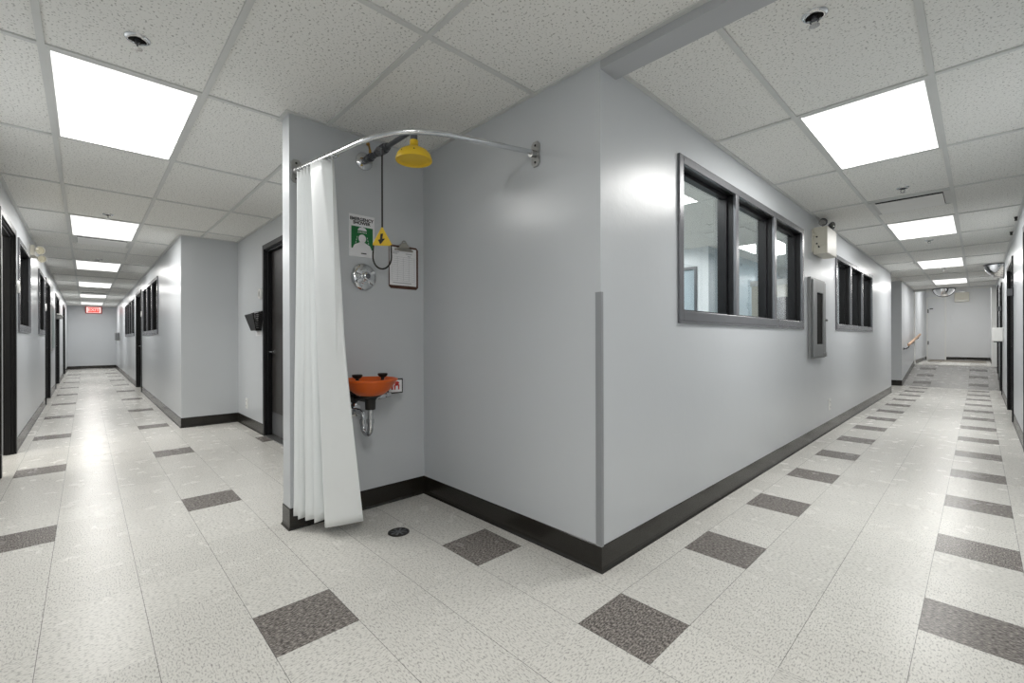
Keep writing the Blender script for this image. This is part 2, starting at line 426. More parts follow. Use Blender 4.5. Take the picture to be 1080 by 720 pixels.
# walls
WIN1 = (8.45, 17.45, 4.0, 7.28); WIN2 = (22.42, 31.5, 4.03, 7.08)
wall('wall_main', 'X', XW, YW, YMAIN, -0.42, M['wall'], [WIN1, WIN2])
wall('wall_shower', 'Y', YW, SL, XW - 0.42, 0.42, M['wall'])
wall('wall_stub', 'X', XS, SE, YW, SL - XS, M['wall'])
wall('wall_alcove', 'Y', YD, XJ, SL, 0.42, M['wall'], [(-18.6, -15.3, 0, 7.12)])
wall('wall_jog', 'X', XJ, YJ, YD + .42, -0.42, M['wall'])
wall('wall_left_corridor', 'Y', YJ, XE, XJ - 0.42, 0.42, M['wall'],
     [(-39.4, -30.68, 4.03, 7.15), (-44.9, -40.75, 0, 7.1), (-58.2, -46.8, 4.03, 7.15)])
wall('wall_left', 'Y', YL, XE, 16, -0.42, M['wall'],
     [(-21.3, -17.9, 0, 7.05), (-26.7, -22.35, 4.0, 7.15), (-35.4, -31.3, 4.0, 7.15), (-40.4, -36.5, 0, 7.1), (-53.4, -48.0, 0, 7.1), (-68.0, -63.4, 0, 7.1)])
wall('wall_end_left', 'X', XE, YL - 0.4, YJ + 0.42, -0.4, M['wall'])
DR = [(18.4, 21.75, 0, 7.05), (29.2, 33.9, 0, 7.05), (42.6, 45.4, 0, 7.05), (49.4, 52.0, 0.4, 7.4)]
wall('wall_right', 'X', XR, YW, YH, 0.42, M['wall'], DR)
wall('wall_crossing', 'Y', YW, XR, 16, 0.42, M['wall'])
wall('wall_crossing_end', 'X', 16, YL - .4, YW + .42, 0.4, M['wall'])
wall('wall_side_passage', 'Y', YFACE, -12, XW, 0.3, M['wall'])
wall('wall_side_passage_end', 'X', -12, YMAIN - 0.5, YFACE, -0.3, M['wall'])
wall('wall_side_passage_near', 'Y', YMAIN, -12, XW - 0.42, -0.42, M['wall'])
wall('wall_ramp', 'X', XW, YFACE + .3, YE, -0.4, M['wall'], z1=9.2)
wall('wall_end_right', 'Y', YE, -4.5, 1.4, 0.3, M['wall_white'], z1=9.2)
wall('wall_vestibule', 'X', 0.80, YH + 0.1, YE, 0.5, M['wall_white'], z1=9.2)
hd = MB(); hd.box(XW, XR + .3, YH, YH + 0.35, 7.86, 9.2)
struct('wall_header', hd, M['wall_white'], smooth=False)
tr = MB(); tr.box(XW, XR, YH - 0.05, YH, 7.82, 7.93); tr.box(0.72, XR, YH - 0.05, YH + 0.1, RZ - .03, 7.86); tr.box(XW, XW + 0.06, YH - 0.05, YH + 0.25, RZ - .03, 7.86)
struct('trim_header', tr, M['white'], smooth=False)

# rooms behind the glass and the open door
def shell(prefix, x0, x1, y0, y1, m, sides='NSEW'):
    t = 0.15
    if 'N' in sides: wall(prefix + '_back', 'Y', y1, x0, x1, t, m)
    if 'S' in sides: wall(prefix + '_front', 'Y', y0, x0, x1, -t, m)
    if 'W' in sides: wall(prefix + '_side', 'X', x0, y0, y1, -t, m)
    if 'E' in sides: wall(prefix + '_other_side', 'X', x1, y0, y1, t, m)
wall('wall_office_side', 'X', -14.5, YW + .42, 32, -0.2, M['room'])
wall('wall_office_back', 'Y', 21.4, -14.5, -8.75, 0.5, M['room'], [(-10.9, -9.42, 0, 7.05)])
wall('wall_office_return', 'X', -8.75, 21.4, 32, -0.4, M['room_blue'])
wall('wall_office_far', 'Y', 32, -14.5, XW - .42, 0.3, M['room'], [(-9.3, -8.6, 0, 7.4)])
shell('wall_block_room', -21.42, -14, -8.5, YL - .42, M['block'], 'SWE')
shell('wall_left_office', -54.5, -21.7, -8.5, YL - .42, M['room_blue'], 'SWE')
shell('wall_left_store', -70, -54.8, -8.5, YL - .42, M['room_blue'], 'SW')
shell('wall_right_office', -60, -23.3, YJ + .42, 9.5, M['room_blue'], 'NWE')
shell('wall_alcove_room', -21, -12, YD + .42, 12, M['room_blue'], 'NWE')
wall('wall_right_rooms', 'X', 4.5, 16, 54, 0.2, M['room_blue'])

# baseboards
def baseboard(name, pts, h=0.41, closed=False, z=None, m=None):
    """vinyl cove base: pts run with the room on the left-hand side"""
    prof = [(0, 0), (0.04, 0), (0.036, 0.012), (0.02, 0.045), (0.014, 0.09), (0.014, h - 0.012), (0.004, h), (0, h)]
    mb = MB(); P = [Vector((p[0], p[1], p[2] if len(p) > 2 else 0.0)) for p in pts]; n = len(P); rings = []
    for i in range(n):
        ds = []
        if i > 0: ds.append((P[i] - P[i - 1]).to_2d().normalized())
        if i < n - 1: ds.append((P[i + 1] - P[i]).to_2d().normalized())
        ns = [Vector((-d.y, d.x)) for d in ds]
        if len(ns) == 1: off = ns[0]
        else:
            s = ns[0] + ns[1]; off = s / max(1e-6, s.dot(ns[0]))
        rings.append(mb.add([(P[i].x + off.x * a, P[i].y + off.y * a, P[i].z + b) for a, b in prof]))
    k = len(prof)
    for a, b in zip(rings, rings[1:]):
        for q in range(k):
            l = (q + 1) % k; mb.face((a + q, a + l, b + l, b + q))
    mb.face([rings[0] + q for q in range(k)]); mb.face([rings[-1] + q for q in range(k - 1, -1, -1)])
    return struct(name, mb, m or M['rubber'], smooth=False)
baseboard('baseboard_main', [(XW, YMAIN), (XW, YW), (XS, YW), (XS, SE), (SL, SE), (SL, YD), (-15.12, YD)])
baseboard('baseboard_alcove', [(-18.78, YD), (XJ, YD), (XJ, YJ), (-40.6, YJ)])
baseboard('baseboard_left_corridor', [(-45.05, YJ), (XE, YJ), (XE, YL), (-68.15, YL)])
for k, (a, b) in enumerate(((-63.25, -53.55), (-47.85, -40.55), (-36.35, -21.45), (-17.75, 16))):
    pts = [(a, YL), (b, YL)]
    if b == 16: pts += [(16, YW), (XR, YW), (XR, 18.25)]
    baseboard('baseboard_left_%d' % (k + 1), pts)
for k, (a, b) in enumerate(((21.9, 29.05), (34.05, 42.45))):
    baseboard('baseboard_right_%d' % (k + 1), [(XR, a), (XR, b)])
baseboard('baseboard_side_passage', [(XW, Y0R), (XW, YFACE), (-12, YFACE)])
baseboard('baseboard_ramp', [(XW, YH, RZ - .03), (XW, Y0R + .05, 0.0)])
baseboard('baseboard_ramp_right', [(XR, 45.5, 0.0), (XR, 49.3, 0.5)])
baseboard('baseboard_end_right', [(0.8, YH + .12, RZ), (0.8, YE, RZ), (XW, YE, RZ), (XW, YH, RZ)], h=0.34)
cg = MB(); cg.prism([(XW + .012, YW - .012, .40), (XW + .012, YW + .05, .40), (XW, YW + .05, .40), (XW, YW, .40), (XW - .095, YW, .40), (XW - .095, YW - .012, .40)], (0, 0, 4.38 - .40))
struct('trim_corner_guard', cg, M['strip'], smooth=False)
mt = MB(); mt.box(-3.6, 0.5, 62.2, 67.0, RZ, RZ + 0.03)
tag(build('entrance_mat', mt, M['mat']), 'brown mat lying before the far white wall', 'mat')

# ------------------------------------------------------------------ windows: grey flange, black deep reveal, glass
def window(name, axis, c, s, a0, a1, z0, z1, panes, depth=0.40, far_first=False, label=None):
    """c: wall face; s: +1 when the viewer is on the + side. a0<a1 along the wall."""
    root = empty(name, (c, (a0 + a1) / 2, z0) if axis == 'X' else ((a0 + a1) / 2, c, z0), label, 'window', None, 'structure')
    def B(mb, a, b, d0, d1, lo, hi):
        if axis == 'X': mb.box(c + s * d0, c + s * d1, a, b, lo, hi)
        else: mb.box(a, b, c + s * d0, c + s * d1, lo, hi)
    fw, ml = 0.17, 0.19
    f = MB(); r = MB(); g = MB(); sl = MB()
    B(f, a0 - .01, a0 + fw, 0.05, -0.02, z0, z1); B(f, a1 - fw, a1 + .01, 0.05, -0.02, z0, z1)
    B(f, a0 + fw, a1 - fw, 0.05, -0.02, z1 - fw, z1); B(f, a0 + fw, a1 - fw, 0.05, -0.02, z0, z0 + fw + .03)
    B(sl, a0 - .01, a1 + .01, 0.045, 0.0, z0 - .05, z0)
    # reveal liner
    lo, hi = z0 + fw + .03, z1 - fw
    B(r, a0, a0 + fw - .02, -0.02, -depth, lo, hi); B(r, a1 - fw + .02, a1, -0.02, -depth, lo, hi)
    B(r, a0, a1, -0.02, -depth, hi + .001, z1 - .01); B(r, a0, a1, -0.02, -depth, z0 + .01, lo - .001)
    wd = (a1 - a0 - 2 * fw - ml * (panes - 1)) / panes
    for k in range(panes):
        p = a0 + fw + k * (wd + ml)
        # glazing stop half way in
        for q in ((p - .02, p + .045), (p + wd - .045, p + wd + .02)): B(r, q[0], q[1], -0.16, -0.26, lo, hi)
        B(r, p, p + wd, -0.16, -0.26, hi - .07, hi + .02); B(r, p, p + wd, -0.16, -0.26, lo - .02, lo + .05)
        gb = MB(); B(gb, p + .02, p + wd - .02, -0.20, -0.222, lo + .01, hi - .01)
        pane = build('pane', gb, M['glass'], root, smooth=False)
        if k < panes - 1:
            mb = MB(); B(mb, p + wd, p + wd + ml, 0.05, -0.02, lo, hi)
            build('mullion', mb, M['frame'], root, smooth=False, bevel=.01)
            B(r, p + wd + .02, p + wd + ml - .02, -0.02, -depth, lo, hi)
    build('window_frame', f, M['frame'], root, smooth=False, bevel=.012)
    build('window_reveal', r, M['black'], root, smooth=False)
    build('window_sill', sl, M['frame'], root, smooth=False)
    return root
window('window_1', 'X', XW, 1, *WIN1, 3, label='three-pane window beside the main wall corner, grey frame')
window('window_2', 'X', XW, 1, *WIN2, 3, label='three-pane window beyond the fire extinguisher cabinet')
window('window_3', 'Y', YL, 1, -26.7, -22.35, 4.0, 7.15, 1, label='single-pane window beside the open doorway of the left corridor')
window('window_4', 'Y', YL, 1, -35.4, -31.3, 4.0, 7.15, 1, label='single-pane window beyond the emergency lamps of the left corridor')
window('window_5', 'Y', YJ, -1, -39.4, -30.68, 4.03, 7.15, 3, label='three-pane window nearest on the right side of the left corridor')
window('window_6', 'Y', YJ, -1, -58.2, -46.8, 4.03, 7.15, 4, label='four-pane window farthest on the right side of the left corridor')

# ------------------------------------------------------------------ doors
def door(name, axis, c, s, a0, a1, z1, leaf_mat, label, leaf=True, set_back=0.22, glass=False, z0=0.0, handle_at=1, depth=.43):
    root = empty(name, (c, (a0 + a1) / 2, z0) if axis == 'X' else ((a0 + a1) / 2, c, z0), label, 'door', None, 'structure')
    def B(mb, a, b, d0, d1, lo, hi):
        if axis == 'X': mb.box(c + s * d0, c + s * d1, a, b, lo, hi)
        else: mb.box(a, b, c + s * d0, c + s * d1, lo, hi)
    f = MB(); fw = 0.16
    for a, b in ((a0 - fw, a0 + .02), (a1 - .02, a1 + fw)):
        B(f, a, b, 0.05, 0.0, z0, z1 + fw)
    B(f, a0 + .02, a1 - .02, 0.05, 0.0, z1 - .02, z1 + fw)
    for a, b in ((a0, a0 + .05), (a1 - .05, a1)): B(f, a, b, 0.0, -depth, z0, z1)
    B(f, a0 + .05, a1 - .05, 0.0, -depth, z1 - .05, z1)
    for a, b in ((a0 + .05, a0 + .10), (a1 - .10, a1 - .05)): B(f, a, b, -.07, -.19, z0, z1 - .05)
    B(f, a0 + .1, a1 - .1, -.07, -.19, z1 - .10, z1 - .05)
    build('door_frame', f, M['black'], root, smooth=False, bevel=.01)
    if leaf:
        lf = MB(); B(lf, a0 + .06, a1 - .06, -set_back, -set_back - .14, z0 + .03, z1 - .06)
        l = build('door_leaf', lf, leaf_mat, root, smooth=False, bevel=.01)
        h = MB(); y = a1 - .3 if handle_at > 0 else a0 + .3
        def P(a, d, z): return (c + s * d, a, z) if axis == 'X' else (a, c + s * d, z)
        h.cyl(P(y, -set_back, z0 + 3.2), P(y, -set_back + .03, z0 + 3.2), .09); h.cyl(P(y, -set_back + .03, z0 + 3.2), P(y, -set_back + .16, z0 + 3.2), .03)
        h.cyl(P(y + .02 * handle_at, -set_back + .15, z0 + 3.2), P(y - .38 * handle_at, -set_back + .15, z0 + 3.2), .028)
        build('door_handle', h, M['chrome'], l)
        kp = MB(); B(kp, a0 + .12, a1 - .12, -set_back + .012, -set_back, z0 + .1, z0 + .9)
        build('kick_plate', kp, M['charcoal'], l, smooth=False)
        if glass:
            g = MB(); B(g, a1 - .95, a1 - .45, -set_back + .015, -set_back, z0 + 3.6, z0 + 6.2)
            build('vision_panel', g, M['charcoal'], l, smooth=False)
    return root
door('door_1', 'Y', YL, 1, -21.3, -17.9, 7.05, None, 'open black-framed doorway at the left edge, block wall inside', leaf=False, depth=.24)
door('door_2', 'Y', YL, 1, -40.4, -36.5, 7.08, M['dark_door'], 'dark door between window and notice board in the left corridor', handle_at=-1)
door('door_3', 'Y', YL, 1, -53.4, -48.0, 7.08, M['charcoal'], 'wide grey door beyond the notice board in the left corridor', handle_at=-1)
door('door_4', 'Y', YL, 1, -68.0, -63.4, 7.08, M['dark_door'], 'farthest dark door on the left side of the left corridor', handle_at=-1)
door('door_5', 'Y', YJ, -1, -44.9, -40.75, 7.08, M['dark_door'], 'dark door between the two windows of the left corridor', handle_at=-1)
door('door_6', 'Y', YD, -1, -18.6, -15.3, 7.08, M['dark_door'], 'dark door beside the black wire file holder in the alcove', glass=True, handle_at=-1)
door('door_7', 'X', XR, -1, 18.4, 21.75, 7.02, M['dark_door'], 'nearest black-framed door on the right corridor wall')
door('door_8', 'X', XR, -1, 29.2, 33.9, 7.02, M['dark_door'], 'black-framed door before the white wall dispenser')
door('door_9', 'X', XR, -1, 42.6, 45.4, 7.02, M['dark_door'], 'dark door just past the white wall dispenser')
door('door_10', 'X', XR, -1, 49.4, 52.0, 7.4, M['dark_door'], 'farthest dark door, beside the ramp', z0=0.5)
th = MB(); th.box(-18.55, -15.35, YD - .03, YD + .30, 0, 0.035)
struct('trim_threshold', th, M['steel'], smooth=False)
# doors inside the office behind the first window
def inner_door(name, x0, x1, y, z1, label):
    r = empty(name, ((x0 + x1) / 2, y, 0), label, 'door', None, 'structure')
    f = MB(); f.box(x0 - .12, x0, y - .05, y + .3, 0, z1 + .12); f.box(x1, x1 + .12, y - .05, y + .3, 0, z1 + .12); f.box(x0, x1, y - .05, y + .3, z1, z1 + .12)
    build('door_frame', f, M['charcoal'], r, smooth=False)
    l = MB(); l.box(x0, x1, y + .05, y + .18, 0.02, z1); lf = build('door_leaf', l, M['room_blue'], r, smooth=False)
    h = MB(); h.cyl((x1 - .25, y - .07, 3.2), (x1 - .25, y + .05, 3.2), .06); build('door_knob', h, M['chrome'], lf)
inner_door('door_11', -10.9, -9.42, 21.4, 7.0, 'blue grey door seen through the nearest pane')
inner_door('door_12', -9.3, -8.6, 32, 7.35, 'narrow door seen through the middle pane')

# ------------------------------------------------------------------ ceiling lights
def lamp(root, x0, x1, y0, y1, z):
    """the tubes' light leaving the diffuser"""
    ld_ = bpy.data.lights.new('tube_light', 'AREA'); ld_.shape = 'RECTANGLE'; ld_.size = (x1 - x0) * F; ld_.size_y = (y1 - y0) * F
    ld_.color = (1.0, 0.99, 0.965); ld_.energy = PANEL * PI * ld_.size * ld_.size_y
    lo_ = bpy.data.objects.new('tube_light', ld_); COL.objects.link(lo_); lo_.parent = root
    lo_.location = (Vector(((x0 + x1) / 2, (y0 + y1) / 2, z)) - ORIG[root.name]) * F
def light(loc, label, group, along):
    """lay-in troffer, loc = grid cell corner; along 'X' (left corridor) or 'Y' (right corridor)"""
    lx, ly = (4.006 - .085, 2.015 - .085) if along == 'X' else (1.96 - .085, 4.03 - .085)
    x, y = loc; r = empty('ceiling_light', (x, y, H), label, 'ceiling light', group)
    t = .05; f = MB()
    x0, x1, y0, y1 = x + .042, x + .042 + lx, y + .042, y + .042 + ly
    f.box(x0, x0 + t, y0, y1, H + .002, H + .03); f.box(x1 - t, x1, y0, y1, H + .002, H + .03)
    f.box(x0 + t, x1 - t, y0, y0 + t, H + .002, H + .03); f.box(x0 + t, x1 - t, y1 - t, y1, H + .002, H + .03)
    build('light_frame', f, M['grid'], r, smooth=False)
    d = MB(); d.box(x0 + t, x1 - t, y0 + t, y1 - t, H + .014, H + .029)
    build('diffuser', d, M['diffuser'], r, smooth=False)
    lamp(r, x0 + t, x1 - t, y0 + t, y1 - t, H + .011)
    return r
order = ['nearest', 'second nearest', 'third nearest', 'fourth nearest', 'fifth nearest', 'farthest']
for k in range(6):
    light((-13.43 - 12.018 * k, -0.47), '%s lit rectangular ceiling light of the left corridor' % order[k], 'ceiling lights along the left corridor', 'X')
light((-1.41, -0.47), 'lit rectangular ceiling light overhead where the corridors meet', 'ceiling lights along the left corridor', 'X')
light((10.6, -0.47), 'lit rectangular ceiling light in the crossing corridor', 'ceiling lights along the left corridor', 'X')
order = ['nearest', 'second nearest', 'third nearest', 'farthest']
for k in range(4):
    light((-2.49, 10.19 + 12.09 * k), '%s lit rectangular ceiling light of the right corridor' % order[k], 'ceiling lights along the right corridor', 'Y')
light((-6.6, 6.9), 'added office ceiling light close behind the main wall corner', 'added ceiling lights brightening the office behind the windows', 'Y')  # the office panels are added to brighten the room behind the glass
light((-6.6, 25.4), 'added office ceiling light past the cubicle partition', 'added ceiling lights brightening the office behind the windows', 'Y')
light((-12.4, 10.1), 'added office ceiling light nearest, away from the windows', 'added ceiling lights brightening the office behind the windows', 'Y')
light((-12.4, 16.2), 'added office ceiling light farther, away from the windows', 'added ceiling lights brightening the office behind the windows', 'Y')
light((-20.5, -5.6), 'lit ceiling light in the block-walled room at the left edge', 'ceiling lights in the side rooms', 'X')
r = empty('ceiling_light', (-1.5, 60, 9.0), 'lit ceiling light past the header above the ramp landing', 'ceiling light')
f = MB(); f.box(-2.5, -.5, 58, 62, 8.97, 9.0); build('light_frame', f, M['grid'], r, smooth=False)
d = MB(); d.box(-2.4, -.6, 58.1, 61.9, 8.955, 8.97); build('diffuser', d, M['diffuser'], r, smooth=False); lamp(r, -2.4, -.6, 58.1, 61.9, 8.95)

# ------------------------------------------------------------------ sprinklers, vents
def sprinkler(x, y, label):
    r = empty('sprinkler_head', (x, y, H), label, 'sprinkler', 'ceiling sprinklers')
    zc = H + .03
    e = MB(); e.lathe((x, y, zc), (0, 0, -1), [(0, .155), (.012, .15), (.03, .125), (.032, .105), (.012, .098), (.012, .09)], 28)
    build('escutcheon', e, M['chrome'], r)
    c = MB(); c.lathe((x, y, zc), (0, 0, -1), [(.0, .1), (.016, .098)], 24); build('recess_cup', c, M['cavity'], r)
    b = MB(); b.cyl((x, y, zc), (x, y, zc - .06), .035, .03, 12)
    for a in (0, PI): b.tube([(x + .03 * math.cos(a), y + .03 * math.sin(a), zc - .05), (x + .05 * math.cos(a), y + .05 * math.sin(a), zc - .09), (x + .012 * math.cos(a), y + .012 * math.sin(a), zc - .14)], .009, 8)
    build('sprinkler_frame', b, M['galv'], r)
    d = MB(); n = 12
    d.lathe((x, y, zc - .14), (0, 0, -1), [(0, .062), (.008, .062)], 18); build('deflector', d, M['chrome'], r)
    return r
for (x, y), l in zip([(-8.35, .553), (-20.7, .57), (-32.5, .51), (-1.515, 7.17), (-1.512, 17.28), (-1.517, 27.45), (-1.52, 39.3)],
    ['ceiling sprinkler before the nearest left corridor light', 'ceiling sprinkler before the second left corridor light', 'ceiling sprinkler before the third left corridor light',
     'ceiling sprinkler before the nearest right corridor light', 'ceiling sprinkler before the white air vent of the right corridor', 'ceiling sprinkler just past the second right corridor light',
     'ceiling sprinkler past the third right corridor light']): sprinkler(x, y, l)
def vent(x0, x1, y0, y1, label, along='Y'):
    r = empty('ceiling_vent', ((x0 + x1) / 2, (y0 + y1) / 2, H), label, 'air vent', 'ceiling air vents')
    f = MB(); t = .06
    f.box(x0, x0 + t, y0, y1, H - .02, H + .03); f.box(x1 - t, x1, y0, y1, H - .02, H + .03)
    f.box(x0 + t, x1 - t, y0, y0 + t, H - .02, H + .03); f.box(x0 + t, x1 - t, y1 - t, y1, H - .02, H + .03)
    q = .15
    if along == 'Y': f.box(x0 + t, x0 + q, y0 + t, y1 - t, H - .004, H + .03); f.box(x1 - q, x1 - t, y0 + t, y1 - t, H - .004, H + .03)
    else: f.box(x0 + t, x1 - t, y0 + t, y0 + q, H - .004, H + .03); f.box(x0 + t, x1 - t, y1 - q, y1 - t, H - .004, H + .03)
    build('vent_frame', f, M['grid'], r, smooth=False)
    c = MB(); c.box(x0 + t, x1 - t, y0 + t, y1 - t, H + .018, H + .029); build('duct_shade_plate', c, M['cavity'], r, smooth=False)  # solid dark plate, the duct's shade put into its colour
    p = MB(); q = .16; p.box(x0 + q, x1 - q, y0 + q, y1 - q, H - .05, H - .035); p.box((x0 + x1) / 2 - .1, (x0 + x1) / 2 + .1, (y0 + y1) / 2 - .1, (y0 + y1) / 2 + .1, H - .035, H + .02)
    build('vent_plaque', p, M['white'], r, smooth=False, bevel=.008)
vent(-2.45, -.57, 18.35, 20.25, 'white square air vent in the right corridor ceiling')
vent(-27.4, -25.5, -.42, 1.5, 'white square air vent past the second left corridor light', 'X')
vent(-57.4, -55.4, -.42, 1.5, 'white square air vent far down the left corridor', 'X')

# ------------------------------------------------------------------ emergency shower set
rod = empty('shower_rod', (XS, 2.96, 6.93), 'chrome curved shower curtain rod bent between two walls', 'curtain rod')
pts = [(XS, 2.96, 6.912), (-8.3, 2.96, 6.817), (-7.5, 2.96, 6.717), (-6.8, 2.96, 6.631), (-6.3, 2.96, 6.57)]
Q = [Vector(q) for q in ((-6.3, 2.96, 6.57), (-5.72, 2.96, 6.50), (-5.4, 3.28, 6.59), (-5.4, 3.95, 6.69))]
for k in range(1, 15):
    u = k / 14; pts.append(tuple(Q[0] * (1 - u) ** 3 + Q[1] * 3 * u * (1 - u) ** 2 + Q[2] * 3 * u * u * (1 - u) + Q[3] * u ** 3))
pts += [(-5.4, 4.61, 6.785), (-5.4, 5.24, 6.871), (-5.4, YW, 6.956)]
t = MB(); t.tube(pts, .042, 16); build('rod', t, M['chrome'], rod)
def flange(o, ax, z):
    b = MB()
    if ax == 'X':
        b.prism([(o[0], o[1] + q[0], z + q[1]) for q in flp], (.035, 0, 0)); b.cyl((o[0], o[1], z), (o[0] + .15, o[1], z - .02), .062)
    else:
        b.prism([(o[0] + q[0], o[1], z + q[1]) for q in flp], (0, -.035, 0)); b.cyl((o[0], o[1], z), (o[0], o[1] - .15, z - .02), .062)
    fo = build('rod_flange', b, M['steel'], rod)
    s_ = MB()
    for dz in (-.15, .15):
        if ax == 'X': s_.dome((o[0] + .034, o[1], z + dz), (1, 0, 0), .022, 10, 3)
        else: s_.dome((o[0], o[1] - .034, z + dz), (0, -1, 0), .022, 10, 3)
    build_each('screw', s_, M['iron'], fo)
flp = [(-.05, -.22), (.05, -.22), (.09, -.17), (.09, -.05), (.075, 0), (.09, .05), (.09, .17), (.05, .22), (-.05, .22), (-.09, .17), (-.09, .05), (-.075, 0), (-.09, -.05), (-.09, -.17)]
flange((XS, 2.96), 'X', 6.9); flange((-5.4, YW), 'Y', 6.93)

# curtain, gathered at the stub wall end of the rod
def rod_z(x): # height of the rod along its first leg
    for a, b in zip(pts, pts[1:]):
        if a[0] <= x <= b[0]: return a[2] + (b[2] - a[2]) * (x - a[0]) / (b[0] - a[0])
    return 6.555
top = [(-8.80, 2.90), (-8.70, 3.01), (-8.62, 2.90), (-8.52, 3.02), (-8.43, 2.89), (-8.33, 3.03), (-8.24, 2.88), (-8.13, 3.03), (-8.0, 2.86), (-7.55, 2.87), (-7.38, 3.02), (-7.22, 2.92)]
bot = [(-9.02, 2.885, .27), (-8.98, 3.06, .24), (-8.86, 2.92, .24), (-8.90, 3.16, .25), (-8.76, 3.02, .22), (-8.72, 3.25, .22), (-8.58, 3.12, .2), (-8.62, 3.40, .2), (-8.30, 3.215, .17), (-8.04, 3.83, .2), (-8.35, 3.78, .22), (-8.5, 3.6, .24)]
def spline(P, n):
    out = []
    P = [Vector(p if len(p) == 3 else (p[0], p[1], 0)) for p in P]
    for i in range(len(P) - 1):
        p0, p1, p2, p3 = P[max(i - 1, 0)], P[i], P[i + 1], P[min(i + 2, len(P) - 1)]
        for k in range(n):
            u = k / n
            cr = 0.5 * (2 * p1 + (p2 - p0) * u + (2 * p0 - 5 * p1 + 4 * p2 - p3) * u * u + (3 * p1 - p0 - 3 * p2 + p3) * u ** 3)
            out.append(cr.lerp(p1.lerp(p2, u), 0.6))
    out.append(P[-1]); return out
NT = 8; A = spline(top, NT); Bt = spline(bot, NT); NV = 40
cb = MB(); rows = []
for v in range(NV + 1):
    q = v / NV; row = []
    for a, b in zip(A, Bt):
        zt = rod_z(a.x) - .065; fz = zt + (b.z - zt) * q
        wob = .012 * math.sin(5 * q + a.x * 17) * math.sin(PI * q)
        row.append((a.x + (b.x - a.x) * q + wob, a.y + (b.y - a.y) * q + wob * .6, fz))
    rows.append(cb.add(row))
nn = len(A)
for r0, r1 in zip(rows, rows[1:]):
    for k in range(nn - 1): cb.face((r0 + k, r0 + k + 1, r1 + k + 1, r1 + k))
ct = empty('shower_curtain', (-8.4, 3.2, .2), 'white vinyl shower curtain gathered at the end of the rod', 'curtain')
co = build('curtain_panel', cb, M['curtain'], ct)
so = co.modifiers.new('thickness', 'SOLIDIFY'); so.thickness = .0015
for k in range(0, 12, 1):
    x, y = top[k]
    if k in (8,): x += .1
    hk = MB(); z = rod_z(x)
    hk.tube([(x, 2.96 + .062 * math.sin(a), z + .062 * math.cos(a) - .012) for a in [2 * PI * j / 14 for j in range(14)]], .008, 6, closed=True)
    hk.tube([(x, 2.96, z - .074), (x, (2.96 + y) / 2, z - .085), (x, y, z - .10)], .008, 6)
    build('curtain_hook', hk, M['chrome'], ct)

# drench shower
sh = empty('emergency_shower', (XS, 4.36, 7.47), 'emergency drench shower with yellow head on grey pipe arm', 'emergency shower')
ya, za = 4.36, 7.47
b = MB(); b.lathe((XS, ya, za), (1, 0, 0), [(0, .19), (.02, .185), (.05, .13), (.06, .07)], 28); build('wall_flange', b, M['chrome'], sh)
b = MB(); b.cyl((XS, ya, za), (-7.16, ya, za), .047, n=18); b.tube([(-7.16, ya, za), (-7.10, ya, za - .01), (-7.065, ya, za - .05), (-7.06, ya, za - .12)], .052, 14)
build('pipe_arm', b, M['galv'], sh)
b = MB()
for x0, x1, rr in ((-9.0, -8.86, .072), (-8.84, -8.72, .085), (-8.72, -8.60, .068), (-8.50, -8.38, .078), (-8.38, -8.12, .098), (-8.12, -8.02, .078)):
    b.lathe((x0, ya, za), (1, 0, 0), [(0, rr * .9), (.015, rr), (x1 - x0 - .015, rr), (x1 - x0, rr * .9)], 8 if rr < .08 else 20)
b.cyl((-8.25, ya, za), (-8.25, ya - .10, za - .03), .05)
b.prism([(-8.30, ya - .09, za - .01), (-8.24, ya - .09, za + .03), (-7.92, ya - .165, za - .13), (-7.97, ya - .165, za - .17)], (0, -.03, 0)); b.cyl((-7.95, ya - .165, za - .24), (-7.95, ya - .165, za - .13), .03)
build('ball_valve', b, M['galv'], sh)
b = MB(); b.cyl((-8.78, ya, za + .08), (-8.78, ya, za + .16), .028); b.tube([(-8.78, ya, za + .15), (-8.75, ya - .03, za + .19), (-8.68, ya - .08, za + .21)], .022, 10); b.lathe((-8.68, ya - .08, za + .21), (.5, -.6, .2), [(0, .03), (.04, .04), (.08, .03)], 12)
build('bleed_fitting', b, M['brass'], sh)
b = MB(); b.lathe((-7.06, ya, za - .09), (0, 0, -1), [(0, .06), (.02, .066), (.1, .066), (.12, .06)], 16); build('elbow_collar', b, M['galv'], sh)
zb = 7.06
hd_ = MB(); hd_.lathe((-7.06, ya, za - .2), (0, 0, -1), [(0, .075), (.1, .078), (.13, .10), (.155, .17), (.20, .25), (.26, .30), (.33, .325), (.36, .33), (.375, .325), (.375, .31), (.345, .28), (.335, .1), (.335, .01)], 36)
sho = build('shower_head', hd_, M['yellow'], sh)
b = MB()
for a in (-.55, -1.35, -2.1):
    b.lathe((-7.06 + .292 * math.cos(a), ya + .292 * math.sin(a), za - .47), (math.cos(a), math.sin(a), .6), [(0, .014), (.012, .014)], 10)
build_each('weep_hole', b, M['ink'], sho)
px_, py_ = -7.95, ya - .165
b = MB(); b.cyl((px_, py_, za - .16), (px_, py_, 5.80), .017, n=10); build('pull_rod', b, M['iron'], sh)
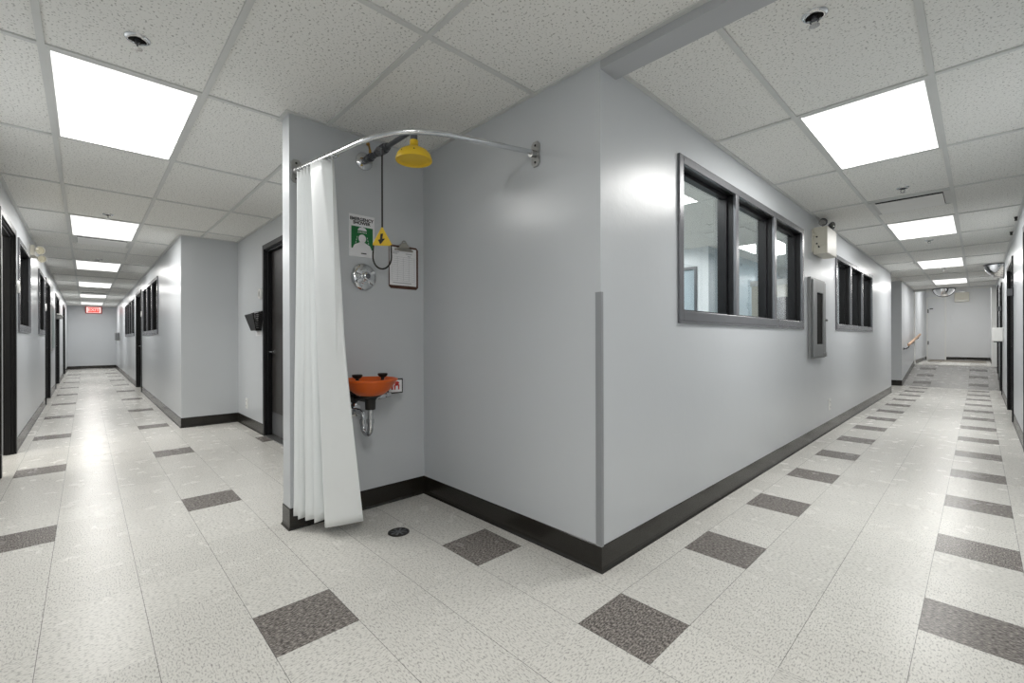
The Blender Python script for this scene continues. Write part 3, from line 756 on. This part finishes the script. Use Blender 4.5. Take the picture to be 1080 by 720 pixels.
# triangular pull handle facing the viewer
fd = Vector((.80, -.60, 0)); rt = Vector((.60, .80, 0))
def TP(u, v, d=0): return Vector((px_, py_, 0)) + rt * u + fd * d + Vector((0, 0, v))
b = MB(); b.prism([TP(-.012, 5.82), TP(.012, 5.82), TP(.185, 5.495), TP(.175, 5.465), TP(-.175, 5.465), TP(-.18, 5.495)], fd * .025)
tri = build('pull_handle', b, M['yellow'], sh, bevel=.006)
b = MB(); b.prism([TP(-.03, 5.69, .026), TP(.02, 5.70, .026), TP(.005, 5.60, .026), TP(.06, 5.60, .026), TP(-.035, 5.485, .026), TP(-.075, 5.575, .026), TP(-.04, 5.585, .026)], fd * .004)
build('arrow', b, M['ink'], tri)
b = MB(); lp = [TP(-.165, 5.47, .012)]
for k in range(0, 21):
    a = PI + PI * k / 20; lp.append(TP(.175 * math.cos(a), 5.25 + .235 * math.sin(a) * 1.0, .012))
lp.append(TP(.168, 5.48, .012)); b.tube(lp, .016, 10); build('pull_loop', b, M['iron'], sh)

# safety sign
SG = (4.02, 4.588, 5.41, 6.30); xs = XS + .012
sg = empty('safety_sign', (XS, 4.3, 5.41), 'green and white emergency shower sign on the stub wall', 'sign')
b = MB(); b.box(XS, xs, SG[0], SG[1], SG[2], SG[3]); build('sign_plate', b, M['paper'], sg, smooth=False)
b = MB(); b.box(xs, xs + .003, SG[0] + .045, SG[1] - .04, 5.58, 6.05); build('green_panel', b, M['green'], sg, smooth=False)
b = MB(); cy = 4.305
def SP(u, v): return (xs + .004, cy + u, v)
def flat(poly, d=.003): b.prism([SP(*p) for p in poly], (d, 0, 0))
flat([(-.11, 5.495)] + [(-.21, 5.50), (-.205, 5.60), (-.17, 5.665), (-.09, 5.70), (-.06, 5.72)] + [(.06, 5.72), (.09, 5.70), (.17, 5.665), (.205, 5.60), (.21, 5.50)])
flat([(.085 * math.cos(a), 5.80 + .09 * math.sin(a)) for a in [2 * PI * k / 18 for k in range(18)]])
flat([(-.015, 6.10), (.015, 6.10), (.015, 6.04), (.06, 6.035), (.10, 5.985), (.10, 5.97), (-.10, 5.97), (-.10, 5.985), (-.06, 6.035), (-.015, 6.04)])
build('pictogram', b, M['paper'], sg, smooth=False)
b = MB()
for k in range(7):
    u0 = -.085 + .17 * k / 6
    for s_ in range(6):
        v0 = 5.95 - .055 * s_; sp_ = 1 + .9 * (s_ / 6)
        if abs(u0 * sp_) < .10 and v0 < 5.90: continue
        u = u0 * sp_; b.prism([SP(u - .006, v0), SP(u + .006, v0), SP(u * 1.08 + .006, v0 - .032), SP(u * 1.08 - .006, v0 - .032)], (.002, 0, 0))
build('water_drops', b, M['paper'], sg, smooth=False)
build('lettering', text_mb('EMERGENCY\nSHOWER', .092, (xs + .003, cy - .01, 6.165), (0, 1, 0), (0, 0, 1), bold=.004), M['ink'], sg, smooth=False)
b = MB(); b.box(xs, xs + .003, 4.28, 4.40, 5.475, 5.50); build('fine_print', b, M['ink'], sg, smooth=False)

# mixing valve trim
mv = empty('shower_valve', (XS, 4.34, 4.99), 'round chrome shower valve plate below the emergency sign', 'valve')
b = MB(); b.lathe((XS, 4.34, 4.985), (1, 0, 0), [(0, .285), (.03, .282), (.055, .255), (.06, .245), (.075, .16), (.085, .15)], 40); build('escutcheon', b, M['chrome'], mv)
b = MB(); b.lathe((XS + .08, 4.34, 4.985), (1, 0, 0), [(0, .12), (.05, .115), (.06, .085), (.11, .08), (.125, .06), (.13, .03)], 28)
for a in (.5, 2.6, 3.7, 5.6):
    b.prism([(XS + .085, 4.34 + rr * math.cos(a + da), 4.985 + rr * math.sin(a + da)) for rr, da in ((.09, -.3), (.235, -.16), (.235, .16), (.09, .3))], (.05, 0, 0))
build('valve_handle', b, M['chrome'], mv, bevel=.006)
b = MB(); b.lathe((XS + .2, 4.34, 4.985), (1, 0, 0), [(0, .055), (.015, .05)], 20); build('handle_cap', b, M['galv'], mv)

# clipboard
cbd = empty('clipboard', (XS, 5.31, 4.80), 'brown clipboard holding a printed form, hung on the stub wall', 'clipboard')
y0, y1, z0, z1 = 4.93, 5.685, 4.80, 5.78; c = .05
b = MB(); b.prism([(XS + .005, y0 + c, z0), (XS + .005, y1 - c, z0), (XS + .005, y1, z0 + c), (XS + .005, y1, z1 - c), (XS + .005, y1 - c, z1), (XS + .005, y0 + c, z1), (XS + .005, y0, z1 - c), (XS + .005, y0, z0 + c)], (.014, 0, 0))
build('board', b, M['brown'], cbd, smooth=False)
b = MB(); b.box(XS + .02, XS + .026, y0 + .015, y1 - .055, z0 + .075, z1 - .045); pp = build('paper', b, M['paper'], cbd, smooth=False)
b = MB(); xx = XS + .0265
for k in range(13):
    zz = 5.52 - .045 * k; b.box(xx, xx + .001, y0 + .06, y1 - .10, zz, zz + .004)
for k in range(5):
    yy = y0 + .06 + .1475 * k; b.box(xx, xx + .001, yy, yy + .004, 4.98, 5.52)
for (ya_, yb_, zz) in ((5.02, 5.18, 5.62), (5.02, 5.14, 5.585), (5.35, 5.52, 5.60), (5.40, 5.48, 5.545), (5.02, 5.5, 4.925)): b.box(xx, xx + .001, ya_, yb_, zz, zz + .014)
build('printed_form', b, M['greyink'], pp, smooth=False)
b = MB(); b.prism([(XS + .03, 5.06, 5.66), (XS + .03, 5.53, 5.66), (XS + .03, 5.53, 5.70), (XS + .03, 5.44, 5.73), (XS + .03, 5.40, 5.80), (XS + .03, 5.34, 5.85), (XS + .03, 5.26, 5.85), (XS + .03, 5.20, 5.80), (XS + .03, 5.16, 5.73), (XS + .03, 5.06, 5.70)], (.03, 0, 0))
b.cyl((XS + .05, 5.12, 5.705), (XS + .05, 5.48, 5.705), .028)
cl_ = build('clip', b, M['clip'], cbd, bevel=.006)
b = MB(); b.tube([(XS + .05, 5.30 + .05 * math.cos(a), 5.85 + .045 * math.sin(a)) for a in [2 * PI * k / 14 for k in range(14)]], .01, 8, closed=True); build('hanging_ring', b, M['clip'], cl_)

# eyewash
ew = empty('eyewash_station', (XS, 4.12, 2.3), 'wall-mounted eyewash with orange bowl and chrome drain trap', 'eyewash')
bx, by, bz = -8.32, 4.12, 2.86
b = MB(); b.lathe((bx, by, bz), (0, 0, -1), [(0, .50), (-.012, .515), (.0, .535), (.03, .53), (.05, .505), (.20, .40), (.30, .27), (.345, .12), (.35, .10), (.32, .09), (.27, .24), (.18, .36), (.06, .465), (.0, .50)], 44, cap=False)
build('bowl', b, M['orange'], ew)
b = MB(); b.lathe((bx, by, bz - .30), (0, 0, -1), [(0, .2), (.05, .2), (.08, .13), (.12, .11), (.14, .105), (.30, .10), (.31, .085)], 24); build('drain_hub', b, M['iron'], ew)
b = MB(); b.cyl((bx, by, bz - .6), (bx, by, 1.98), .055); tp = []
b.lathe((bx, by, 2.06), (0, 0, -1), [(0, .075), (.08, .075)], 12)
for k in range(13):
    a = PI * k / 12; tp.append((bx - .16 + .16 * math.cos(a), by, 1.90 - .16 * math.sin(a)))
b.tube([(bx, by, 2.0), (bx, by, 1.95)] + tp + [(bx - .32, by, 2.06), (bx - .34, by, 2.13), (bx - .42, by, 2.16), (XS, by, 2.16)], .056, 14)
b.lathe((bx - .32, by, 1.93), (0, 0, 1), [(0, .075), (.08, .075)], 12)
b.lathe((XS, by, 2.16), (1, 0, 0), [(0, .15), (.02, .14), (.05, .07)], 24)
build('drain_trap', b, M['chrome'], ew)
b = MB(); b.tube([(XS, by, 2.42), (bx - .25, by, 2.42), (bx - .12, by, 2.44)], .045, 12); b.lathe((XS, by, 2.42), (1, 0, 0), [(0, .12), (.03, .11), (.06, .06)], 20)
b.box(XS, XS + .05, by - .12, by + .12, 2.5, 2.75); b.box(XS, bx - .3, by - .03, by + .03, 2.5, 2.56)
build('bracket', b, M['iron'], ew)
b = MB(); b.cyl((bx + .02, by, 2.46), (bx - .1, by + .43, 2.50), .034); b.cyl((bx - .04, by + .2, 2.48), (bx - .07, by + .33, 2.49), .055); b.lathe((bx - .1, by + .43, 2.50), (-.2, 1, 0), [(-.04, .05), (.06, .05)], 14)
build('stay_open_valve', b, M['chrome'], ew)
b = MB(); b.tube([(bx - .1, by + .47, 2.50), (bx - .2, by + .52, 2.47), (-8.70, 4.78, 2.50)], .018, 8)
flg = []
b.box(-8.715, -8.70, 4.70, 5.075, 2.475, 2.795); pf = build('push_flag', b, M['iron'], ew, bevel=.004)
b = MB(); b.box(-8.70, -8.695, 4.73, 5.045, 2.505, 2.765); lb = build('flag_label', b, M['paper'], pf, smooth=False)
b = MB(); xq = -8.694
b.prism([(xq, 4.92 + .06 * math.cos(a), 2.70 + .035 * math.sin(a)) for a in [2 * PI * k / 14 for k in range(14)]], (.003, 0, 0))
b.prism([(xq, 4.86, 2.555), (xq, 4.885, 2.555), (xq, 4.895, 2.64), (xq, 4.95, 2.64), (xq, 4.955, 2.555), (xq, 4.98, 2.555), (xq, 4.985, 2.66), (xq, 4.92, 2.69), (xq, 4.855, 2.66)], (.003, 0, 0))
b.prism([(xq, 4.79, 2.56), (xq, 4.83, 2.56), (xq, 4.83, 2.70), (xq, 4.79, 2.70)], (.003, 0, 0))
build('flag_symbol', b, M['redink'], lb, smooth=False)
for dy in (-.27, .27):
    b = MB(); b.tube([(bx, by + dy * .3, bz - .2), (bx, by + dy * .9, bz - .1), (bx, by + dy, bz + .0), (bx, by + dy, bz + .03)], .035, 10)
    nz = build('spray_nozzle', b, M['iron'], ew)
    b = MB(); b.lathe((bx, by + dy, bz + .02), (0, 0, 1), [(0, .05), (.03, .085), (.055, .10), (.075, .10), (.085, .085)], 20); build('dust_cap', b, M['iron'], nz)

# floor drain
fd_ = empty('floor_drain', (-7.54, 4.3, 0), 'small round dark floor drain in front of the shower', 'drain')
b = MB(); b.lathe((-7.54, 4.3, 0), (0, 0, 1), [(0, .2), (.008, .2), (.012, .19), (.012, .165), (.006, .163)], 32); build('drain_ring', b, M['iron'], fd_)
b = MB()
for k in range(8):
    a = 2 * PI * k / 8
    b.prism([(-7.54 + rr * math.cos(a + da), 4.3 + rr * math.sin(a + da), .006) for rr, da in ((.05, -.25), (.155, -.12), (.155, .12), (.05, .25))], (0, 0, .006))
b.lathe((-7.54, 4.3, .006), (0, 0, 1), [(0, .045), (.007, .04)], 16); build('grate', b, M['charcoal'], fd_)

# ------------------------------------------------------------------ main wall fittings
em = empty('emergency_light', (XW, 19.5, 6.6), 'beige emergency light box with twin lamps on main wall', 'emergency light')
b = MB(); b.box(XW + .03, XW + .44, 18.76, 20.22, 6.62, 7.56); build('battery_case', b, M['beige'], em, smooth=False, bevel=.015)
b = MB(); b.box(XW, XW + .03, 18.68, 20.28, 6.7, 7.5); b.cyl((XW + .02, 18.72, 7.3), (XW + .12, 18.72, 7.3), .05); build('wall_bracket', b, M['beige'], em, smooth=False)
b = MB()
for z in (7.22, 6.98): b.dome((XW + .13, 18.76, z), (0, -1, 0), .03, 12, 3)
b.box(XW + .17, XW + .22, 18.745, 18.76, 6.83, 6.90); build_each('test_button', b, M['ink'], em)
def lamp_head(par, x, y, z, d, r=.115, mm=None):
    d = Vector(d).normalized()
    m_ = MB(); m_.cyl((x, y, z - .17), (x, y, z - .06), .025); m_.lathe(Vector((x, y, z)) - d * .08, d, [(0, .05), (.04, .09), (.12, r), (.14, r), (.14, r * .88), (.1, r * .7)], 20)
    h = build('lamp_head', m_, mm or M['galv'], par)
    m_ = MB(); m_.dome(Vector((x, y, z)) + d * .045, d, r * .86, 18, 4, flat=.25); build('lamp_lens', m_, M['lens'], h)
lamp_head(em, XW + .26, 19.0, 7.75, (.35, -.93, -.1), .135); lamp_head(em, XW + .36, 19.75, 7.74, (.9, -.4, -.1), .135)
b = MB(); b.tube([(XW + .14, 18.74, 6.95), (XW + .25, 18.72, 6.86), (XW + .4, 18.73, 6.95), (XW + .43, 18.74, 7.08)], .014, 8); build('cord', b, M['beige'], em)

fx = empty('extinguisher_cabinet', (XW, 19.3, 2.9), 'grey steel fire extinguisher cabinet with narrow dark window', 'fire cabinet')
y0, y1, z0, z1, p = 18.07, 20.1, 2.93, 5.76, .10
b = MB(); b.box(XW, XW + .10, y0, y1, z0, z1); fx_b = build('cabinet_body', b, M['cabinet'], fx, smooth=False, bevel=.012)
b = MB(); x0 = XW + .10
b.box(x0, x0 + .05, y0 + .1, y0 + .62, z0 + .08, z1 - .08); b.box(x0, x0 + .05, y1 - .5, y1 - .1, z0 + .08, z1 - .08)
b.box(x0, x0 + .05, y0 + .62, y1 - .5, z1 - .5, z1 - .08); b.box(x0, x0 + .05, y0 + .62, y1 - .5, z0 + .08, z0 + .5)
dr = build('cabinet_door', b, M['cabinet'], fx, smooth=False, bevel=.01)
b = MB(); b.box(x0 + .001, x0 + .006, y0 + .62, y1 - .5, z0 + .5, z1 - .5); build('cabinet_window', b, M['cavity'], dr, smooth=False)
b = MB(); b.box(x0 + .05, x0 + .10, y1 - .35, y1 - .18, z0 + .04, z0 + .2); b.cyl((x0 + .05, y1 - .28, 4.3), (x0 + .14, y1 - .28, 4.3), .04); build_each('latch', b, M['steel'], dr)

def outlet(name, axis, c, s, a, z, label):
    r = empty(name, (c, a, z) if axis == 'X' else (a, c, z), label, 'outlet', 'wall outlets')
    def B(mb, a_, b_, d0, d1, lo, hi):
        if axis == 'X': mb.box(c + s * d0, c + s * d1, a_, b_, lo, hi)
        else: mb.box(a_, b_, c + s * d0, c + s * d1, lo, hi)
    b = MB(); B(b, a - .16, a + .16, 0, .022, z - .22, z + .22); build('cover_plate', b, M['white'], r, smooth=False, bevel=.008)
    b = MB()
    for dz in (-.1, .1): B(b, a - .06, a + .06, .022, .03, z + dz - .06, z + dz + .06)
    so_ = build_each('socket', b, M['white'], r, smooth=False)[0]
    b = MB()
    for dz in (-.1, .1):
        for da in (-.025, .025): B(b, a + da - .006, a + da + .006, .03, .032, z + dz - .02, z + dz + .03)
    build_each('slot', b, M['ink'], so_, smooth=False)
outlet('wall_outlet', 'X', XW, 1, 21.3, 1.04, 'white outlet low on the main wall')
outlet('wall_outlet', 'Y', YD, -1, -21.25, .97, 'white outlet low on the alcove wall')

# round plaques beside doors
def plaque(c, s, x, z, label):
    r = empty('wall_plaque', (x, c, z), label, 'wall plaque', 'round white plaques beside doors')
    b = MB(); b.lathe((x, c, z), (0, s, 0), [(0, .21), (.05, .21), (.075, .19), (.08, .14), (.06, .12)], 28); build('plaque_ring', b, M['white'], r)
    b = MB(); b.lathe((x, c + s * .055, z), (0, s, 0), [(0, .125), (.012, .12)], 24); build('plaque_face', b, M['steel'], r)
plaque(YL, 1, -22.05, 5.45, 'round white plaque beside the open doorway')
plaque(YL, 1, -35.85, 5.5, 'round white plaque between window and dark door, left wall')
plaque(YJ, -1, -40.15, 5.48, 'round white plaque beside the dark door between windows')
plaque(YD, -1, -19.12, 5.43, 'round white plaque above the black file holder')

# file holder
fh = empty('file_holder', (-19.0, YD, 4.0), 'black wire mesh file holder on the alcove wall', 'file holder')
b = MB(); xa, xb, d = -19.95, -18.80, .36
zt, zb_ = 4.74, 4.02
b.prism([(xa + .22, YD - .03, zb_), (xb - .22, YD - .03, zb_), (xb, YD - .03, zt), (xa, YD - .03, zt)], (0, -.006, 0))
b.prism([(xa + .22, YD - d * .55, zb_), (xb - .22, YD - d * .55, zb_), (xb, YD - d, zt - .12), (xa, YD - d, zt - .12)], (0, -.006, 0))
b.prism([(xa + .22, YD - .03, zb_), (xa + .22, YD - d * .55, zb_), (xa, YD - d, zt - .12), (xa, YD - .03, zt)], (.006, 0, 0))
b.prism([(xb - .22, YD - .03, zb_), (xb - .22, YD - d * .55, zb_), (xb, YD - d, zt - .12), (xb, YD - .03, zt)], (.006, 0, 0))
b.box(xa + .22, xb - .22, YD - d * .55, YD - .03, zb_ - .006, zb_)
build('mesh_basket', b, M['wiremesh'], fh, smooth=False)
b = MB(); b.tube([(xa, YD - .03, zt), (xa, YD - d, zt - .12), (xb, YD - d, zt - .12), (xb, YD - .03, zt)], .022, 8, closed=True)
for x_, xt in ((xa + .22, xa), (xb - .22, xb)): b.tube([(x_, YD - d * .55, zb_), (xt, YD - d, zt - .12)], .018, 8); b.tube([(x_, YD - .03, zb_), (xt, YD - .03, zt)], .018, 8)
b.tube([(xa + .22, YD - .03, zb_), (xa + .22, YD - d * .55, zb_), (xb - .22, YD - d * .55, zb_), (xb - .22, YD - .03, zb_)], .018, 8, closed=True)
build('basket_rim', b, M['black'], fh)
b = MB(); b.box(-19.60, -19.1, YD - .12, YD - .10, 4.05, 4.72)
tag(build('paper_sheets', b, M['paper'], smooth=False), 'white paper sheets standing in the wire file holder', 'papers')
b = MB(); b.box(-19.85, -19.1, YD - .008, YD, 3.80, 3.96)
tag(build('name_label', b, M['paper'], smooth=False), 'small white label stuck below the wire file holder', 'label')

# ------------------------------------------------------------------ left corridor fittings
el = empty('emergency_light', (-27.4, YL, 7.2), 'beige twin-lamp emergency light high on the left corridor wall', 'emergency light')
b = MB(); b.box(-28.0, -26.95, YL, YL + .13, 7.2, 7.62); build('battery_case', b, M['beige'], el, smooth=False, bevel=.012)
lamp_head(el, -27.0, YL + .27, 7.42, (.8, .6, -.1), .17, M['beige']); lamp_head(el, -27.5, YL + .30, 7.14, (.85, .5, -.2), .15, M['beige'])
b = MB(); b.tube([(-27.0, YL + .1, 7.4), (-27.0, YL + .27, 7.36)], .03, 8); b.tube([(-27.5, YL + .1, 7.25), (-27.5, YL + .3, 7.05)], .03, 8); build_each('lamp_arm', b, M['beige'], el)
nb = empty('notice_board', (-43, YL, 2.98), 'grey green glazed notice board on the left corridor wall', 'notice board')
b = MB(); b.box(-44.7, -41.4, YL, YL + .08, 2.98, 5.93); build('board_frame', b, M['steel'], nb, smooth=False)
b = MB(); b.box(-44.55, -41.55, YL + .08, YL + .095, 3.13, 5.78); build('board_face', b, M['board'], nb, smooth=False)
cs = empty('coat_rack', (-50, YL, 5.2), 'short white bracket rail on the wide grey door', 'rack')
b = MB(); b.box(-53.2, -48.2, YL + .06, YL + .30, 5.62, 5.70); build('shelf_rail', b, M['white'], cs, smooth=False)
b = MB()
for x in (-52.4, -50.6, -48.8): b.box(x - .04, x + .04, YL - .25, YL + .28, 5.42, 5.62)
build_each('bracket', b, M['steel'], cs, smooth=False)
pd = empty('towel_dispenser', (-69, YJ, 3.6), 'grey paper towel dispenser at the far end of the left corridor', 'dispenser')
b = MB(); b.box(-70.2, -68.8, YJ - .40, YJ, 3.65, 4.55); build('dispenser_case', b, M['strip'], pd, smooth=False, bevel=.03)
b = MB(); b.box(-69.9, -69.1, YJ - .34, YJ - .1, 3.60, 3.66); build('dispenser_mouth', b, M['white'], pd, smooth=False)
ex = empty('exit_sign', (XE, .72, 7.5), 'lit red exit sign at the far end of the left corridor', 'exit sign')
b = MB(); b.box(XE + .02, XE + .22, -.05, 1.52, 7.10, 7.98); b.box(XE, XE + .05, .5, 1.0, 7.3, 7.9); build('sign_case', b, M['redink'], ex, smooth=False)
b = MB(); b.box(XE + .22, XE + .235, .05, 1.42, 7.18, 7.90); fc = build('sign_face', b, M['exit_white'], ex, smooth=False)
b = MB(); b.box(XE + .235, XE + .24, .2, 1.27, 7.24, 7.84); build('red_panel', b, M['exit_red'], fc, smooth=False)
build('lettering', text_mb('EXIT', .52, (XE + .245, .735, 7.54), (0, 1, 0), (0, 0, 1), bold=.004), M['exit_white'], ex, smooth=False)

# ------------------------------------------------------------------ right corridor fittings
hr = empty('handrail', (XW, 51.5, 2.9), 'varnished wooden handrail on the wall beside the ramp', 'handrail')
b = MB(); xh = XW + .26
b.prism([(xh, 46.1, 3.02), (xh, 46.1, 3.20), (xh, 56.0, 4.06), (xh, 56.0, 3.88)], (.13, 0, 0)); build('rail', b, M['oak'], hr, bevel=.04)
for y in (46.5, 50.5, 54.5):
    z = 3.02 + (y - 46.1) * .0869
    b = MB(); b.tube([(XW, y, z - .25), (XW + .15, y, z - .25), (XW + .3, y, z - .12), (XW + .32, y, z + .01)], .035, 8); b.lathe((XW, y, z - .25), (1, 0, 0), [(0, .11), (.03, .1)], 16)
    build('rail_bracket', b, M['iron'], hr)
wd = empty('wall_dispenser', (XR, 41, 3.4), 'white dispenser box on the right corridor wall', 'dispenser')
b = MB(); b.box(XR - .48, XR, 40.55, 41.5, 3.42, 4.26); build('dispenser_case', b, M['white'], wd, smooth=False, bevel=.05)
b = MB(); b.box(XR - .40, XR - .12, 40.75, 41.3, 3.36, 3.42); build('dispenser_mouth', b, M['charcoal'], wd, smooth=False)
for y, z, l in ((28.9, 5.6, 'small dark blade sign beside the door before the white dispenser'), (42.3, 5.5, 'small dark blade sign just past the white dispenser')):
    r = empty('blade_sign', (XR, y, z), l, 'sign', 'blade signs on the right wall')
    b = MB(); b.box(XR - .20, XR - .02, y - .012, y + .012, z - .15, z + .15); build('sign_blade', b, M['charcoal'], r, smooth=False, bevel=.005)
    b = MB(); b.box(XR - .03, XR, y - .05, y + .05, z - .2, z + .2); build('sign_bracket', b, M['black'], r, smooth=False)
def mirror_dome(x, y, r, kind, label):
    e_ = empty('convex_mirror', (x, y, H), label, 'mirror', 'convex safety mirrors')
    m_ = MB(); n, mm = 20, 8; rng = (-PI, 0.0) if kind == 'half' else (-PI, -PI / 2)
    if kind == 'quarter': rng = (PI / 2, 3 * PI / 2)
    rings = []
    for j in range(mm + 1):
        ph = PI / 2 * j / mm
        rings.append(m_.add([(x + r * math.cos(ph) * math.cos(rng[0] + (rng[1] - rng[0]) * k / n), y + r * math.cos(ph) * math.sin(rng[0] + (rng[1] - rng[0]) * k / n), H - .02 - r * math.sin(ph)) for k in range(n + 1)]))
    for a, c_ in zip(rings, rings[1:]):
        for k in range(n): m_.face((a + k, a + k + 1, c_ + k + 1, c_ + k))
    build('mirror_dome', m_, M['mirror'], e_)
    m_ = MB(); m_.tube([(x + r * math.cos(rng[0] + (rng[1] - rng[0]) * k / n), y + r * math.sin(rng[0] + (rng[1] - rng[0]) * k / n), H - .03) for k in range(n + 1)], .03, 8)
    m_.tube([(x + r * math.cos(rng[0]) * math.cos(PI / 2 * k / n), y + r * math.sin(rng[0]) * math.cos(PI / 2 * k / n), H - .03 - r * math.sin(PI / 2 * k / n)) for k in range(n + 1)], .03, 8)
    m_.tube([(x + r * math.cos(rng[1]) * math.cos(PI / 2 * k / n), y + r * math.sin(rng[1]) * math.cos(PI / 2 * k / n), H - .03 - r * math.sin(PI / 2 * k / n)) for k in range(n + 1)], .03, 8)
    build('mirror_rim', m_, M['charcoal'], e_)
mirror_dome(-2.1, YH - .06, .70, 'half', 'half-dome convex mirror above the ramp, in front of the header')
mirror_dome(XR - .01, 39.3, .80, 'quarter', 'domed convex mirror where the right wall meets the ceiling')
bb = empty('battery_unit', (-1.25, YE, 7.45), 'beige box high on the far white wall', 'emergency light')
b = MB(); b.box(-1.78, -.70, YE - .35, YE, 7.48, 8.45); build('battery_case', b, M['beige'], bb, smooth=False, bevel=.02)
b = MB(); b.box(-1.5, -.95, YE - .2, YE - .1, 8.45, 8.58); b.box(-1.7, -.8, YE - .36, YE - .35, 7.55, 7.6); build('case_top', b, M['steel'], bb, smooth=False)
# pale door set in the far white wall
fdr = empty('door_13', (-3.2, YE, RZ), 'white door at the left of the far white wall', 'door', None, 'structure')
b = MB(); b.box(-3.98, -3.86, YE - .06, YE, RZ, 8.1); b.box(-2.55, -2.43, YE - .06, YE, RZ, 8.1); b.box(-3.86, -2.55, YE - .06, YE, 7.98, 8.1); build('door_frame', b, M['white'], fdr, smooth=False)
b = MB(); b.box(-3.86, -2.55, YE - .03, YE, RZ + .02, 7.98); l_ = build('door_leaf', b, M['wall_white'], fdr, smooth=False)
b = MB()
for z in (2.9, 6.4): b.box(-3.9, -3.8, YE - .09, YE - .03, z, z + .4)
build_each('door_hinge', b, M['charcoal'], l_, smooth=False)
b = MB(); b.box(-3.72, -3.45, YE - .12, YE - .03, 6.78, 6.9); build('door_catch', b, M['charcoal'], l_, smooth=False)
# ceiling hooks along the right wall
for y, l in ((24.3, 'small dark hook nearest along the right ceiling edge'), (27.6, 'small dark hook farther along the right ceiling edge')):
    b = MB(); b.cyl((XR - .1, y, H), (XR - .1, y, H - .1), .05, .03, 12); b.lathe((XR - .1, y, H - .1), (0, 0, -1), [(0, .03), (.02, .045), (.04, .03)], 12)
    tag(build('ceiling_hook', b, M['iron']), l, 'hook', 'hooks along the right ceiling edge')

# ------------------------------------------------------------------ things seen through the third pane
cp = empty('cubicle_partition', (-6, 22.6, 0), 'beige cubicle partition seen through the third window pane', 'partition')
b = MB(); b.box(-7.4, -4.7, 23.0, 23.12, .1, 6.1); build('partition_panel', b, M['beige'], cp, smooth=False)
b = MB(); b.box(-7.45, -4.65, 22.97, 23.15, 6.1, 6.35); build('top_rail', b, M['white'], cp, smooth=False)
b = MB(); b.box(-7.4, -7.2, 22.9, 23.2, 0, .1); b.box(-4.9, -4.7, 22.9, 23.2, 0, .1); build_each('foot', b, M['charcoal'], cp, smooth=False)
oc = empty('office_chair', (-5.6, 21.4, 0), 'black high-back office chair seen through the third window pane', 'chair')
b = MB()
b.prism([(-6.35, 21.9, 3.1), (-4.85, 21.9, 3.1), (-4.75, 21.95, 4.6), (-4.95, 22.0, 5.45), (-6.25, 22.0, 5.45), (-6.45, 21.95, 4.6)], (0, .18, 0)); build('backrest', b, M['black'], oc, bevel=.06)
b = MB(); b.box(-6.4, -4.8, 20.4, 21.9, 2.5, 2.85); build('seat', b, M['black'], oc, smooth=False, bevel=.08)
b = MB(); b.cyl((-5.6, 21.2, .35), (-5.6, 21.2, 2.5), .1); b.box(-5.75, -5.45, 21.7, 22.1, 2.4, 3.3); build('post', b, M['charcoal'], oc)
for k in range(5):
    a = 2 * PI * k / 5; b = MB(); b.tube([(-5.6, 21.2, .38), (-5.6 + 1.0 * math.cos(a), 21.2 + 1.0 * math.sin(a), .24)], .07, 8); lg = build('leg', b, M['charcoal'], oc)
    b = MB(); b.cyl((-5.6 + math.cos(a) - .06, 21.2 + math.sin(a), .1), (-5.6 + math.cos(a) + .06, 21.2 + math.sin(a), .1), .1); build('caster', b, M['black'], lg)
